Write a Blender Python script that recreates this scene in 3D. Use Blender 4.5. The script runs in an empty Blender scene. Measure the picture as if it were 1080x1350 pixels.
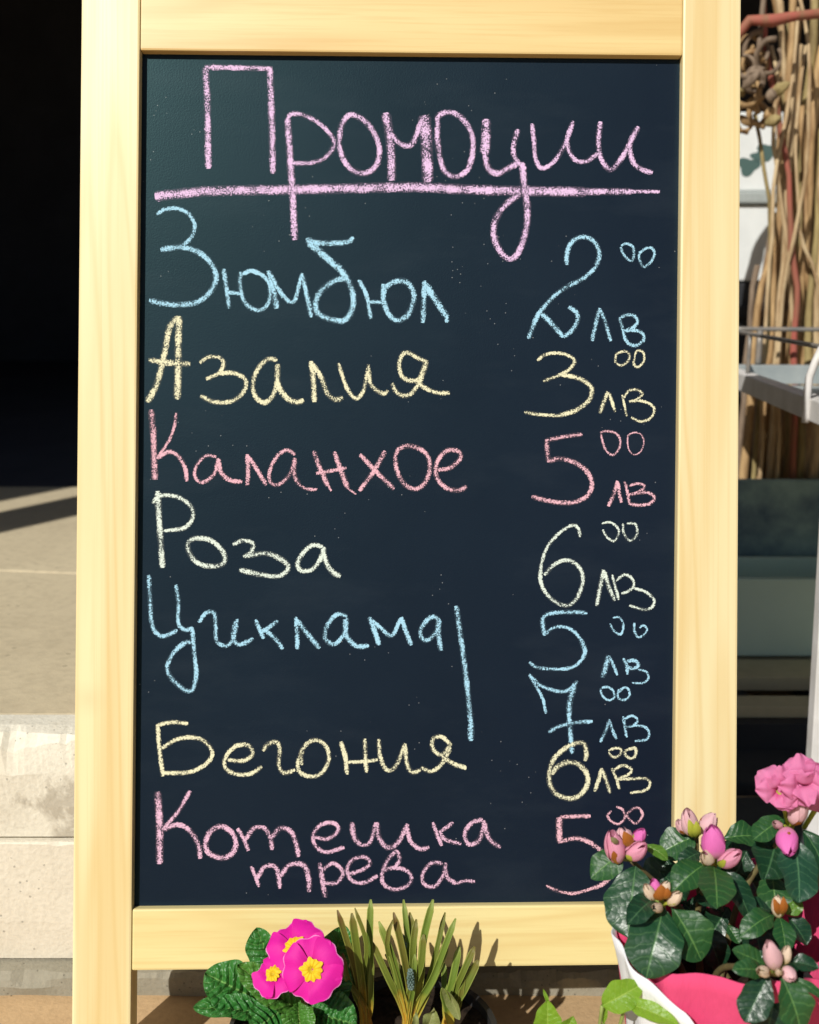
import bpy, bmesh, math, random
from mathutils import Vector, Matrix, noise as mnoise

R = math.radians
rnd = random.Random(7)
scene = bpy.context.scene
C = bpy.data.collections.new('place'); scene.collection.children.link(C)

# ------------------------------------------------------------------ camera, sky, sun, exposure
PITCH = R(12.0); CZ = 0.590; FPX = 1390.0; DIST = 0.80
cam_d = bpy.data.cameras.new('camera'); cam = bpy.data.objects.new('camera', cam_d); C.objects.link(cam)
cam.location = (0, 0, CZ); cam.rotation_euler = (R(90) - PITCH, 0, 0)
cam_d.sensor_fit = 'HORIZONTAL'; cam_d.sensor_width = 36.0; cam_d.lens = 36.0 * FPX / 1080.0
cam_d.clip_start = 0.02; cam_d.clip_end = 300
cam_d.dof.use_dof = True; cam_d.dof.focus_distance = 0.775; cam_d.dof.aperture_fstop = cam_d.lens / 4.8
scene.camera = cam

SUN = Vector((-0.39, -0.629, 0.603)).normalized()            # towards the sun
w = bpy.data.worlds.new('World'); scene.world = w; w.use_nodes = True
nt = w.node_tree
sky = nt.nodes.new('ShaderNodeTexSky'); sky.sky_type = 'NISHITA'; sky.sun_disc = False
sky.sun_elevation = math.asin(SUN.z); sky.sun_rotation = math.atan2(SUN.x, SUN.y)
bg = nt.nodes['Background']; bg.inputs[1].default_value = 0.05
nt.links.new(sky.outputs[0], bg.inputs[0])
sd = bpy.data.lights.new('sun', 'SUN'); sd.energy = 5.0; sd.angle = R(0.5); sd.color = (1.0, 0.965, 0.90)
so = bpy.data.objects.new('sun', sd); C.objects.link(so); so.location = SUN * 6
so.rotation_euler = SUN.to_track_quat('Z', 'Y').to_euler()
vs = scene.view_settings; vs.view_transform = 'Standard'; vs.look = 'None'; vs.exposure = -0.18; vs.gamma = 1.0
vs.use_curve_mapping = False

# ------------------------------------------------------------------ helpers
FW = Vector((0, math.cos(PITCH), -math.sin(PITCH))); UP = Vector((0, math.sin(PITCH), math.cos(PITCH))); RT = Vector((1, 0, 0))
CAMP = Vector((0, 0, CZ))
def ray(px, py): return FW + RT * ((px - 540) / FPX) + UP * ((675 - py) / FPX)
def at(px, py, Y):                                            # a spot in the place on the upright plane y = Y
    d = ray(px, py); return CAMP + d * (Y / d.y)
def pxm(p): return (Vector(p) - CAMP).dot(FW) / FPX          # metres per photograph pixel at a spot

def tag(o, label=None, cat=None, group=None, kind=None):
    if label: o['label'] = label
    if cat: o['category'] = cat
    if group: o['group'] = group
    if kind: o['kind'] = kind
    return o
def empty(name, loc, label=None, cat=None, group=None):
    o = bpy.data.objects.new(name, None); o.location = loc; o.empty_display_size = 0.02; C.objects.link(o)
    return tag(o, label, cat, group)
def wloc(o):
    v = Vector((0, 0, 0))
    while o: v += o.location; o = o.parent
    return v
class MB:                                                     # collects verts / faces / uvs in place coordinates
    def __init__(s): s.v = []; s.f = []; s.uv = []
    def add(s, vs, fs, uvs=None):
        b = len(s.v); s.v += [Vector(p) for p in vs]
        s.f += [tuple(i + b for i in f) for f in fs]
        s.uv += list(uvs) if uvs else [(0, 0)] * len(vs)
    def box(s, lo, hi):
        x0, y0, z0 = lo; x1, y1, z1 = hi
        s.hexa([(x0,y0,z0),(x1,y0,z0),(x1,y1,z0),(x0,y1,z0)], [(x0,y0,z1),(x1,y0,z1),(x1,y1,z1),(x0,y1,z1)])
    def hexa(s, a, b):
        s.add(list(a) + list(b), [(3,2,1,0),(4,5,6,7),(0,1,5,4),(1,2,6,5),(2,3,7,6),(3,0,4,7)])
    def tube(s, pts, rad, n=8, cap=True):
        pts = [Vector(p) for p in pts]; m = len(pts)
        rad = rad if isinstance(rad, (list, tuple)) else [rad] * m
        vs = []; uvs = []; prev = None
        for i, p in enumerate(pts):
            t = (pts[min(i+1, m-1)] - pts[max(i-1, 0)]).normalized()
            if prev is None:
                a = t.cross(Vector((0.3, 0.2, 1)) if abs(t.z) < 0.9 else Vector((1, 0.2, 0))).normalized()
            else: a = (prev - t * prev.dot(t)).normalized()
            prev = a; b = t.cross(a)
            for k in range(n):
                an = 2 * math.pi * k / n
                vs.append(p + (a * math.cos(an) + b * math.sin(an)) * rad[i]); uvs.append((k / n, i / max(1, m - 1)))
        fs = [(i*n+k, i*n+(k+1) % n, (i+1)*n+(k+1) % n, (i+1)*n+k) for i in range(m-1) for k in range(n)]
        if cap: fs += [tuple(range(n-1, -1, -1)), tuple((m-1)*n + k for k in range(n))]
        s.add(vs, fs, uvs)
    def lathe(s, c, prof, n=32, close=False):
        c = Vector(c); vs = []; uvs = []
        for i, (r, z) in enumerate(prof):
            for k in range(n):
                an = 2*math.pi*k/n; vs.append(c + Vector((r*math.cos(an), r*math.sin(an), z))); uvs.append((k/n, i/len(prof)))
        m = len(prof)
        fs = [(i*n+k, i*n+(k+1) % n, (i+1)*n+(k+1) % n, (i+1)*n+k) for i in range(m-1) for k in range(n)]
        if close: fs += [tuple((m-1)*n + k for k in range(n)), tuple(range(n-1, -1, -1))]
        s.add(vs, fs, uvs)
    def build(s, name, mat, parent=None, bevel=0, smooth=False, seg=2):
        o = wloc(parent) if parent else Vector((0, 0, 0))
        if not parent and s.v:                                # a top-level mesh gets its origin at its own base
            xs = [p.x for p in s.v]; ys = [p.y for p in s.v]; zs = [p.z for p in s.v]
            o = Vector(((min(xs)+max(xs))/2, (min(ys)+max(ys))/2, min(zs)))
        me = bpy.data.meshes.new(name); me.from_pydata([p - o for p in s.v], [], s.f)
        ul = me.uv_layers.new(name='UVMap')
        for l in me.loops: ul.data[l.index].uv = s.uv[l.vertex_index]
        bm = bmesh.new(); bm.from_mesh(me)
        if bevel:
            es = [e for e in bm.edges if len(e.link_faces) == 2 and e.calc_face_angle(0) > 0.6]
            bmesh.ops.bevel(bm, geom=es, offset=bevel, segments=seg, profile=0.6, affect='EDGES', clamp_overlap=True)
        bmesh.ops.recalc_face_normals(bm, faces=bm.faces)
        if smooth:
            for f in bm.faces: f.smooth = True
        bm.to_mesh(me); bm.free()
        me.materials.append(mat)
        ob = bpy.data.objects.new(name, me); C.objects.link(ob)
        if parent: ob.parent = parent
        else: ob.location = o
        return ob
def box(name, lo, hi, mat, parent=None, bevel=0):
    m = MB(); m.box(lo, hi); return m.build(name, mat, parent, bevel)
def struct(o): o['kind'] = 'structure'; return o
def crom(pts, step):
    P = [Vector(p) for p in pts]
    if len(P) == 2: P = [P[0], (P[0]+P[1])/2, P[1]]
    P = [P[0]*2-P[1]] + P + [P[-1]*2-P[-2]]
    out = []
    for i in range(1, len(P)-2):
        a, b, c, d = P[i-1:i+3]; n = max(2, int((c-b).length/step))
        for k in range(n):
            t = k/n
            out.append(0.5*((2*b)+(c-a)*t+(2*a-5*b+4*c-d)*t*t+(3*b-a-3*c+d)*t*t*t))
    out.append(P[-2]); return out

# ------------------------------------------------------------------ materials
class Mat:
    def __init__(s, name, base=(0.5, 0.5, 0.5), rough=0.6, spec=0.5, metal=0.0):
        s.m = bpy.data.materials.new(name); s.m.use_nodes = True
        s.nt = s.m.node_tree; s.p = s.nt.nodes['Principled BSDF']; s.out = s.nt.nodes['Material Output']
        s.set('Base Color', (*base, 1)); s.set('Roughness', rough); s.set('Specular IOR Level', spec); s.set('Metallic', metal)
    def set(s, k, v): s.p.inputs[k].default_value = v
    def n(s, t, **kw):
        nd = s.nt.nodes.new('ShaderNode' + t)
        for k, v in kw.items(): setattr(nd, k, v)
        return nd
    def l(s, a, b): s.nt.links.new(a, b)
    def coord(s, kind='Object', scale=(1, 1, 1), rot=(0, 0, 0)):
        tc = s.n('TexCoord'); mp = s.n('Mapping'); mp.inputs['Scale'].default_value = scale; mp.inputs['Rotation'].default_value = rot
        s.l(tc.outputs[kind], mp.inputs[0]); return mp.outputs[0]
    def noise(s, vec, scale, detail=4, rough=0.55, dist=0.0):
        nd = s.n('TexNoise'); nd.inputs['Scale'].default_value = scale; nd.inputs['Detail'].default_value = detail
        nd.inputs['Roughness'].default_value = rough; nd.inputs['Distortion'].default_value = dist
        if vec is not None: s.l(vec, nd.inputs['Vector'])
        return nd.outputs['Fac']
    def ramp(s, fac, stops):
        nd = s.n('ValToRGB'); cr = nd.color_ramp
        while len(cr.elements) < len(stops): cr.elements.new(0.5)
        for e, (p, c) in zip(cr.elements, stops): e.position = p; e.color = (*c, 1) if len(c) == 3 else c
        s.l(fac, nd.inputs[0]); return nd.outputs[0]
    def math(s, op, a, b=None, c=None, clamp=False):
        nd = s.n('Math', operation=op, use_clamp=clamp)
        for i, x in enumerate((a, b, c)):
            if x is None: continue
            if isinstance(x, (int, float)): nd.inputs[i].default_value = x
            else: s.l(x, nd.inputs[i])
        return nd.outputs[0]
    def mix(s, fac, a, b, mode='MIX'):
        nd = s.n('MixRGB', blend_type=mode)
        for i, x in enumerate((fac, a, b)):
            if isinstance(x, (int, float)): nd.inputs[i].default_value = x
            elif isinstance(x, tuple): nd.inputs[i].default_value = (*x, 1)
            else: s.l(x, nd.inputs[i])
        return nd.outputs[0]
    def color(s, c): s.l(c, s.p.inputs['Base Color'])
    def bump(s, h, strength=0.3, dist=0.002):
        b = s.n('Bump'); b.inputs['Strength'].default_value = strength; b.inputs['Distance'].default_value = dist
        s.l(h, b.inputs['Height']); s.l(b.outputs[0], s.p.inputs['Normal'])
    def translucent(s, col, amt):
        t = s.n('BsdfTranslucent'); mx = s.n('MixShader'); mx.inputs[0].default_value = amt
        if isinstance(col, tuple): t.inputs[0].default_value = (*col, 1)
        else: s.l(col, t.inputs[0])
        s.l(s.p.outputs[0], mx.inputs[1]); s.l(t.outputs[0], mx.inputs[2]); s.l(mx.outputs[0], s.out.inputs[0])

def wood_mat(name, vertical, seed, light=(0.81, 0.72, 0.41), dark=(0.66, 0.45, 0.16)):
    M = Mat(name, rough=0.40, spec=0.5)
    rot = (PITCH, 0, 0)
    tc = M.n('TexCoord'); mp = M.n('Mapping'); mp.inputs['Rotation'].default_value = rot; mp.inputs['Location'].default_value = (seed*3.1, seed*1.7, seed*2.3)
    M.l(tc.outputs['Object'], mp.inputs[0])
    sc = M.n('Mapping'); sc.inputs['Scale'].default_value = (19, 19, 1.25) if vertical else (1.25, 19, 19); M.l(mp.outputs[0], sc.inputs[0])
    big = M.noise(sc.outputs[0], 1.0, 2.0, 0.4, 0.35)
    rings = M.math('SINE', M.math('MULTIPLY', big, 62.0))
    rings = M.math('MULTIPLY_ADD', rings, 0.5, 0.5)
    rings = M.math('POWER', rings, 2.6)
    fib = M.n('Mapping'); fib.inputs['Scale'].default_value = (420, 420, 2.6) if vertical else (2.6, 420, 420); M.l(mp.outputs[0], fib.inputs[0])
    fine = M.noise(fib.outputs[0], 1.0, 3, 0.6)
    cm = M.n('Mapping'); cm.inputs['Scale'].default_value = (26, 26, 2.0) if vertical else (2.0, 26, 26); M.l(mp.outputs[0], cm.inputs[0])
    cloud = M.noise(cm.outputs[0], 1.0, 3, 0.5, 0.5)
    base = M.mix(M.ramp(cloud, [(0.36, (0, 0, 0)), (0.68, (1, 1, 1))]), light, tuple(l*0.45 + d*0.55 for l, d in zip(light, dark)))
    c1 = M.mix(M.math('MULTIPLY', rings, 0.36), base, dark)
    c2 = M.mix(M.math('MULTIPLY', M.ramp(fine, [(0.5, (0, 0, 0)), (0.75, (1, 1, 1))]), 0.40), c1, dark)
    kn = M.n('TexVoronoi'); kn.inputs['Scale'].default_value = 5.5; M.l(mp.outputs[0], kn.inputs['Vector'])
    kf = M.ramp(kn.outputs['Distance'], [(0.0, (1, 1, 1)), (0.05, (0.35, 0.35, 0.35)), (0.085, (0, 0, 0))])
    c3 = M.mix(M.math('MULTIPLY', kf, 0.18), c2, (0.50, 0.24, 0.07))
    M.color(c3); M.bump(fine, 0.10, 0.0006)
    M.set('Coat Weight', 0.35); M.set('Coat Roughness', 0.42)
    return M.m
W_L = wood_mat('pine_stile_a', True, 1.0); W_R = wood_mat('pine_stile_b', True, 2.7, (0.81, 0.73, 0.44))
W_T = wood_mat('pine_rail_top', False, 5.3, (0.76, 0.59, 0.27), (0.60, 0.38, 0.12)); W_B = wood_mat('pine_rail_bottom', False, 8.1, (0.80, 0.68, 0.32))
W_D = wood_mat('pine_back', True, 4.4, (0.66, 0.52, 0.30), (0.45, 0.30, 0.14))

def board_mat():
    M = Mat('chalkboard', (0.012, 0.018, 0.034), 0.5, 0.23)
    M.set('Specular Tint', (0.42, 0.95, 0.90, 1))
    v = M.coord('Object')
    cl = M.noise(v, 6, 5, 0.6)
    base = M.ramp(cl, [(0.3, (0.0062, 0.0088, 0.0205)), (0.72, (0.0082, 0.0118, 0.0255))])
    sm = M.noise(M.coord('Object', (5, 5, 16), (0.2, 0.5, 0.3)), 1.4, 6, 0.62)
    base = M.mix(M.math('MULTIPLY', M.ramp(sm, [(0.52, (0, 0, 0)), (0.8, (1, 1, 1))]), 0.08), base, (0.09, 0.11, 0.13))
    dust = M.n('TexVoronoi'); dust.inputs['Scale'].default_value = 150; M.l(v, dust.inputs['Vector'])
    msk = M.math('MULTIPLY', M.math('LESS_THAN', dust.outputs['Distance'], 0.055), M.math('GREATER_THAN', M.noise(v, 13, 2), 0.56))
    base = M.mix(M.math('MULTIPLY', msk, 0.5), base, (0.45, 0.46, 0.46))
    M.color(base)
    gr = M.noise(v, 900, 2, 0.6); M.bump(gr, 0.22, 0.0004)
    M.l(M.math('MULTIPLY_ADD', cl, 0.10, 0.37), M.p.inputs['Roughness'])
    return M.m
BOARD = board_mat()

def chalk_mat(name, col):
    M = Mat(name, col, 0.95, 0.1)
    v = M.coord('Object')
    tc = M.n('TexCoord'); sx = M.n('SeparateXYZ'); M.l(tc.outputs['UV'], sx.inputs[0])
    e = M.math('ABSOLUTE', M.math('MULTIPLY_ADD', sx.outputs[1], 2.0, -1.0))
    e = M.math('POWER', e, 2.2)
    g = M.noise(v, 1050, 2.5, 0.72)
    g2 = M.noise(v, 90, 2, 0.5)
    a = M.math('SUBTRACT', M.math('ADD', g, M.math('MULTIPLY', g2, 0.42)), M.math('MULTIPLY', e, 0.27))
    al = M.ramp(a, [(0.605, (0.04, 0.04, 0.04)), (0.70, (1, 1, 1))])
    M.l(al, M.p.inputs['Alpha'])
    M.color(M.mix(M.math('MULTIPLY', g2, 0.5), col, tuple(min(1, c*0.78) for c in col)))
    return M.m
CH = {'lilac': chalk_mat('chalk_lilac', (0.76, 0.54, 0.80)), 'blue': chalk_mat('chalk_blue', (0.40, 0.70, 0.88)),
      'yellow': chalk_mat('chalk_yellow', (0.82, 0.80, 0.55)), 'pink': chalk_mat('chalk_pink', (0.80, 0.47, 0.55)),
      'mint': chalk_mat('chalk_mint', (0.74, 0.84, 0.75)), 'rose': chalk_mat('chalk_rose', (0.78, 0.49, 0.64))}

def stone_mat(name, c1, c2, sc=6, pock=0.4, rough=0.85, stain=None):
    M = Mat(name, c1, rough, 0.25); v = M.coord('Object')
    a = M.noise(v, sc, 8, 0.62); f = M.noise(v, sc*28, 4, 0.6)
    col = M.mix(M.ramp(a, [(0.35, (0, 0, 0)), (0.65, (1, 1, 1))]), c1, c2)
    col = M.mix(M.math('MULTIPLY', M.ramp(f, [(0.45, (0, 0, 0)), (0.7, (1, 1, 1))]), 0.25), col, tuple(x*0.6 for x in c2))
    vo = M.n('TexVoronoi'); vo.inputs['Scale'].default_value = sc*16; M.l(v, vo.inputs['Vector'])
    pk = M.math('MULTIPLY', M.math('LESS_THAN', vo.outputs['Distance'], 0.13), M.math('GREATER_THAN', M.noise(v, sc*2.3, 3), 0.53))
    col = M.mix(M.math('MULTIPLY', pk, pock), col, tuple(x*0.22 for x in c1))
    if stain:
        s2 = M.noise(v, sc*1.7, 5, 0.65, 0.4)
        col = M.mix(M.ramp(s2, [(0.50, (0, 0, 0)), (0.57, (0.85, 0.85, 0.85))]), col, stain)
    M.color(col); M.bump(M.math('SUBTRACT', M.math('ADD', a, M.math('MULTIPLY', f, 0.35)), M.math('MULTIPLY', pk, 0.4)), 0.5, 0.004)
    return M.m
TILE = stone_mat('tan_tile', (0.55, 0.38, 0.21), (0.46, 0.31, 0.165), 7, 0.8)
KERB_A = stone_mat('kerb_rough', (0.78, 0.75, 0.64), (0.68, 0.63, 0.51), 9, 0.5, stain=(0.43, 0.39, 0.31))
KERB_B = stone_mat('kerb_smooth', (0.75, 0.70, 0.58), (0.68, 0.62, 0.50), 8, 0.5)
KERB_G = stone_mat('kerb_foot', (0.33, 0.30, 0.23), (0.27, 0.25, 0.19), 10, 0.5)
FLOOR = stone_mat('platform_stone', (0.62, 0.53, 0.36), (0.51, 0.43, 0.29), 3, 0.3)
DARKSTONE = stone_mat('dark_stone', (0.06, 0.062, 0.06), (0.038, 0.04, 0.042), 8, 0.4)
PLASTER = stone_mat('plaster', (0.42, 0.38, 0.31), (0.36, 0.33, 0.27), 2, 0.1)
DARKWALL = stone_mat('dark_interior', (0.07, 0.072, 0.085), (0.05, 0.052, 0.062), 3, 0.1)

def plain(name, c1, c2=None, sc=20, rough=0.6, spec=0.4, metal=0.0, bump=0.1, bsc=120):
    M = Mat(name, c1, rough, spec, metal); v = M.coord('Object')
    if c2: M.color(M.ramp(M.noise(v, sc, 6, 0.6), [(0.36, c1), (0.64, c2)]))
    if bump: M.bump(M.noise(v, bsc, 3), bump, 0.001)
    return M.m

def leaf_mat(name, base, vein, under, rough=0.35, n=6, k=1.0, bump=0.5, tr=0.15, mottled=0.3, edge=None, net=330, bd=0.0010):
    M = Mat(name, base, rough, 0.5)
    tc = M.n('TexCoord'); sx = M.n('SeparateXYZ'); M.l(tc.outputs['UV'], sx.inputs[0])
    t = M.math('ABSOLUTE', M.math('MULTIPLY_ADD', sx.outputs[0], 2.0, -1.0)); s_ = sx.outputs[1]
    wob = M.noise(tc.outputs['UV'], 5, 3)
    ph = M.math('ADD', M.math('SUBTRACT', M.math('MULTIPLY', s_, n), M.math('MULTIPLY', t, k)), M.math('MULTIPLY', wob, 0.7))
    side = M.math('ABSOLUTE', M.math('SUBTRACT', M.math('FRACT', ph), 0.5))
    sv = M.ramp(side, [(0.0, (1, 1, 1)), (0.10, (0, 0, 0))])
    mid = M.ramp(t, [(0.0, (1, 1, 1)), (0.07, (0, 0, 0))])
    v = M.math('MAXIMUM', M.math('MULTIPLY', sv, 0.35), M.math('MULTIPLY', mid, 0.9))
    nz = M.noise(M.coord('Object'), 55, 4)
    c = M.mix(M.math('MULTIPLY', nz, mottled), base, tuple(x*0.45 for x in base))
    c = M.mix(v, c, vein)
    if edge: c = M.mix(M.ramp(t, [(0.86, (0, 0, 0)), (0.97, (1, 1, 1))]), c, edge)
    geo = M.n('NewGeometry'); c = M.mix(geo.outputs['Backfacing'], c, under)
    M.color(c)
    vo = M.n('TexVoronoi'); vo.inputs['Scale'].default_value = net; M.l(M.coord('Object'), vo.inputs['Vector'])
    h = M.math('ADD', M.math('MULTIPLY', v, -0.7), M.math('MULTIPLY', M.noise(M.coord('Object'), 260, 3), 0.5))
    M.bump(M.math('SUBTRACT', h, M.math('MULTIPLY', M.math('POWER', vo.outputs['Distance'], 2.0), 0.9)), bump, bd)
    if tr: M.translucent(M.mix(0.5, c, vein), tr)
    return M.m
AZ_LEAF = [leaf_mat('azalea_leaf_a', (0.012, 0.060, 0.022), (0.09, 0.20, 0.07), (0.06, 0.13, 0.04), 0.36, 6, 1.2, 0.24, 0.06),
           leaf_mat('azalea_leaf_b', (0.016, 0.078, 0.020), (0.11, 0.24, 0.06), (0.07, 0.15, 0.04), 0.40, 7, 1.1, 0.24, 0.08),
           leaf_mat('azalea_leaf_c', (0.009, 0.042, 0.018), (0.06, 0.15, 0.06), (0.05, 0.11, 0.04), 0.33, 6, 1.2, 0.24, 0.05)]
AZ_LEAF += [leaf_mat('azalea_leaf_d', (0.022, 0.095, 0.024), (0.13, 0.27, 0.07), (0.08, 0.17, 0.05), 0.46, 5, 1.0, 0.3, 0.10, 0.5), leaf_mat('azalea_leaf_e', (0.014, 0.066, 0.034), (0.08, 0.20, 0.09), (0.06, 0.14, 0.06), 0.42, 8, 1.4, 0.3, 0.06, 0.5)]
AZ_LIME = leaf_mat('azalea_leaf_young', (0.10, 0.24, 0.025), (0.28, 0.42, 0.08), (0.18, 0.32, 0.05), 0.4, 6, 1.1, 0.4, 0.3)
PR_LEAF = [leaf_mat('primrose_leaf_a', (0.036, 0.185, 0.030), (0.24, 0.48, 0.13), (0.13, 0.27, 0.05), 0.40, 10, 1.6, 1.0, 0.10, net=260, bd=0.0016),
           leaf_mat('primrose_leaf_b', (0.075, 0.23, 0.030), (0.30, 0.48, 0.12), (0.20, 0.33, 0.07), 0.40, 10, 1.6, 1.0, 0.14, net=260, bd=0.0016)]
LIME = leaf_mat('lime_leaf', (0.22, 0.42, 0.025), (0.42, 0.60, 0.10), (0.32, 0.50, 0.05), 0.42, 7, 1.4, 0.4, 0.4, 0.25)

WITHER = leaf_mat('withered_leaf', (0.30, 0.34, 0.11), (0.45, 0.45, 0.20), (0.36, 0.36, 0.15), 0.55, 5, 1.2, 0.5, 0.3, 0.5)
def hy_mat(name, tip, mid, basec):
    M = Mat(name, mid, 0.42, 0.4); tc = M.n('TexCoord'); sx = M.n('SeparateXYZ'); M.l(tc.outputs['UV'], sx.inputs[0])
    nz = M.noise(M.coord('Object'), 60, 3)
    s_ = M.math('ADD', sx.outputs[1], M.math('MULTIPLY_ADD', nz, 0.3, -0.15))
    c = M.ramp(s_, [(0.12, basec), (0.34, tuple(a*0.5+b*0.5 for a, b in zip(basec, mid))), (0.48, mid), (0.82, mid), (0.99, tip)])
    st = M.noise(M.coord('UV', (9, 0.6, 1)), 6, 2)
    c = M.mix(M.math('MULTIPLY', st, 0.35), c, tuple(x*0.4 for x in mid))
    ed = M.math('ABSOLUTE', M.math('MULTIPLY_ADD', sx.outputs[0], 2.0, -1.0)); c = M.mix(M.ramp(ed, [(0.62, (0, 0, 0)), (0.9, (0.4, 0.4, 0.4))]), c, (0.42, 0.48, 0.10))
    M.color(c); M.bump(st, 0.3, 0.001); M.translucent(c, 0.12); return M.m
HY = [hy_mat('bulb_leaf_a', (0.20, 0.16, 0.035), (0.145, 0.185, 0.024), (0.82, 0.42, 0.04)),
      hy_mat('bulb_leaf_b', (0.30, 0.36, 0.08), (0.155, 0.235, 0.032), (0.72, 0.50, 0.06)),
      hy_mat('bulb_leaf_c', (0.18, 0.10, 0.030), (0.155, 0.150, 0.024), (0.72, 0.28, 0.04))]

def petal_mat(name, inner, outer, vein=0.2, tr=0.25, rough=0.6, rim=None):
    M = Mat(name, outer, rough, 0.3); tc = M.n('TexCoord'); sx = M.n('SeparateXYZ'); M.l(tc.outputs['UV'], sx.inputs[0])
    st = M.noise(M.coord('UV', (14, 1.2, 1)), 4, 3)
    c = M.ramp(sx.outputs[1], [(0.05, inner), (0.45, outer)])
    c = M.mix(M.math('MULTIPLY', st, vein), c, tuple(x*0.5 for x in outer))
    if rim:
        ed = sx.outputs[1]
        c = M.mix(M.ramp(ed, [(0.95, (0, 0, 0)), (0.995, (0.7, 0.7, 0.7))]), c, rim)
    M.color(c); M.bump(st, 0.25, 0.0008); M.translucent(c, tr); return M.m
MAGENTA = petal_mat('primrose_petal', (0.66, 0.004, 0.24), (0.80, 0.010, 0.38), 0.45, 0.16, rim=(0.9, 0.45, 0.75))
PETAL_EDGE = petal_mat('primrose_rim', (0.9, 0.35, 0.7), (0.9, 0.45, 0.75), 0.1, 0.1)
YELLOW = petal_mat('primrose_eye', (0.42, 0.34, 0.02), (0.90, 0.60, 0.02), 0.35, 0.1)
AZ_PETAL = petal_mat('azalea_petal', (0.74, 0.02, 0.26), (0.95, 0.30, 0.58), 0.6, 0.38)
BUD_PINK = petal_mat('bud_pink', (0.90, 0.50, 0.55), (0.92, 0.40, 0.56), 0.6, 0.2)
BUD_HOT = petal_mat('bud_hot', (0.93, 0.52, 0.55), (0.90, 0.20, 0.58), 0.6, 0.2)
BUD_PALE = petal_mat('bud_pale', (0.90, 0.66, 0.50), (0.93, 0.58, 0.62), 0.6, 0.2)
BUD_CREAM = petal_mat('bud_cream', (0.75, 0.62, 0.26), (0.93, 0.74, 0.56), 0.6, 0.2)
SCALE_BR = petal_mat('bud_scale', (0.42, 0.22, 0.04), (0.40, 0.13, 0.02), 0.4, 0.1)
CALYX = petal_mat('calyx', (0.30, 0.40, 0.04), (0.48, 0.52, 0.06), 0.3, 0.2)
STEM = plain('stem_bark', (0.10, 0.075, 0.03), (0.16, 0.14, 0.05), 80, 0.7)
STEM_G = plain('green_stem', (0.20, 0.30, 0.06), (0.30, 0.34, 0.10), 60, 0.6)
SOIL = plain('potting_soil', (0.035, 0.024, 0.016), (0.012, 0.009, 0.007), 150, 0.95, 0.1, 0, 1.0, 260)
POT = plain('black_pot', (0.018, 0.018, 0.018), (0.03, 0.03, 0.03), 20, 0.5)
def felt_mat(name, c):
    M = Mat(name, c, 0.85, 0.2); tc = M.n('TexCoord')
    mp = M.n('Mapping'); mp.inputs['Scale'].default_value = (320, 150, 1); M.l(tc.outputs['UV'], mp.inputs[0])
    ck = M.n('TexVoronoi'); ck.inputs['Scale'].default_value = 1.0; M.l(mp.outputs[0], ck.inputs['Vector'])
    nz = M.noise(M.coord('Object'), 25, 4)
    M.color(M.mix(M.math('MULTIPLY', nz, 0.35), c, tuple(x*0.72 for x in c)))
    cz_ = M.noise(M.coord('UV', (16, 9, 1)), 1.0, 4, 0.55, 0.8); M.bump(M.math('ADD', M.math('MULTIPLY', ck.outputs['Distance'], 0.25), M.math('MULTIPLY', cz_, 3.0)), 0.5, 0.0016); return M
FELT = felt_mat('pink_wrap', (0.80, 0.085, 0.215)); FELT.translucent((0.75, 0.03, 0.13), 0.15); FELT = FELT.m
PAPER = felt_mat('white_wrap', (0.80, 0.81, 0.84)).m
STEEL = plain('grey_metal', (0.26, 0.30, 0.31), (0.38, 0.41, 0.40), 14, 0.5, 0.5, 0.2)
WHITE_P = plain('white_paint', (0.74, 0.72, 0.70), (0.62, 0.60, 0.57), 25, 0.5, 0.4, 0, 0.2, 60)
WIRE_D = plain('dull_wire', (0.20, 0.20, 0.19), (0.30, 0.26, 0.22), 60, 0.5, 0.5, 0.4)
TEAL = plain('slate_teal', (0.070, 0.13, 0.19), (0.30, 0.46, 0.45), 11, 0.6, 0.4, 0, 0.3, 40)
GREYGREEN = plain('grey_green_panel', (0.55, 0.73, 0.65), (0.48, 0.66, 0.58), 5, 0.55)
PALLET = plain('pallet_wood', (0.62, 0.54, 0.34), (0.48, 0.42, 0.26), 14, 0.8)
FOAM = plain('white_foam', (0.80, 0.83, 0.82), (0.74, 0.77, 0.76), 20, 0.7)
INK = plain('green_ink', (0.07, 0.13, 0.12), None, 1, 0.7)
DCRATE = plain('dark_crate', (0.02, 0.022, 0.028), (0.03, 0.032, 0.036), 12, 0.6)
def stick_mat(name, a, b):
    M = Mat(name, a, 0.7, 0.3); v = M.coord('Object', (60, 60, 14))
    M.color(M.ramp(M.noise(v, 1.0, 5, 0.65), [(0.34, b), (0.62, a)])); M.bump(M.noise(v, 2.0, 3), 0.3, 0.002); return M.m
ST = {'tan': stick_mat('stick_tan', (0.52, 0.35, 0.17), (0.22, 0.12, 0.05)), 'pale': stick_mat('stick_pale', (0.60, 0.46, 0.27), (0.32, 0.20, 0.10)),
      'olive': stick_mat('stick_olive', (0.38, 0.30, 0.13), (0.17, 0.12, 0.05)), 'red': stick_mat('stick_red', (0.38, 0.10, 0.075), (0.27, 0.13, 0.075)),
      'grey': stick_mat('stick_grey', (0.27, 0.20, 0.14), (0.13, 0.09, 0.06))}

# ------------------------------------------------------------------ the setting
WY = 0.815; WH = 0.227                                        # step face, platform height
m = MB(); m.add([(-20, -20, 0), (20, -20, 0), (20, 20, 0), (-20, 20, 0)], [(0, 1, 2, 3)])
ground = struct(m.build('ground', TILE))
PX0, PX1 = -6.0, 0.20
plat = struct(box('platform', (PX0, WY + 0.04, -0.02), (PX1, 1.93, WH - 0.006), FLOOR))
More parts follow.
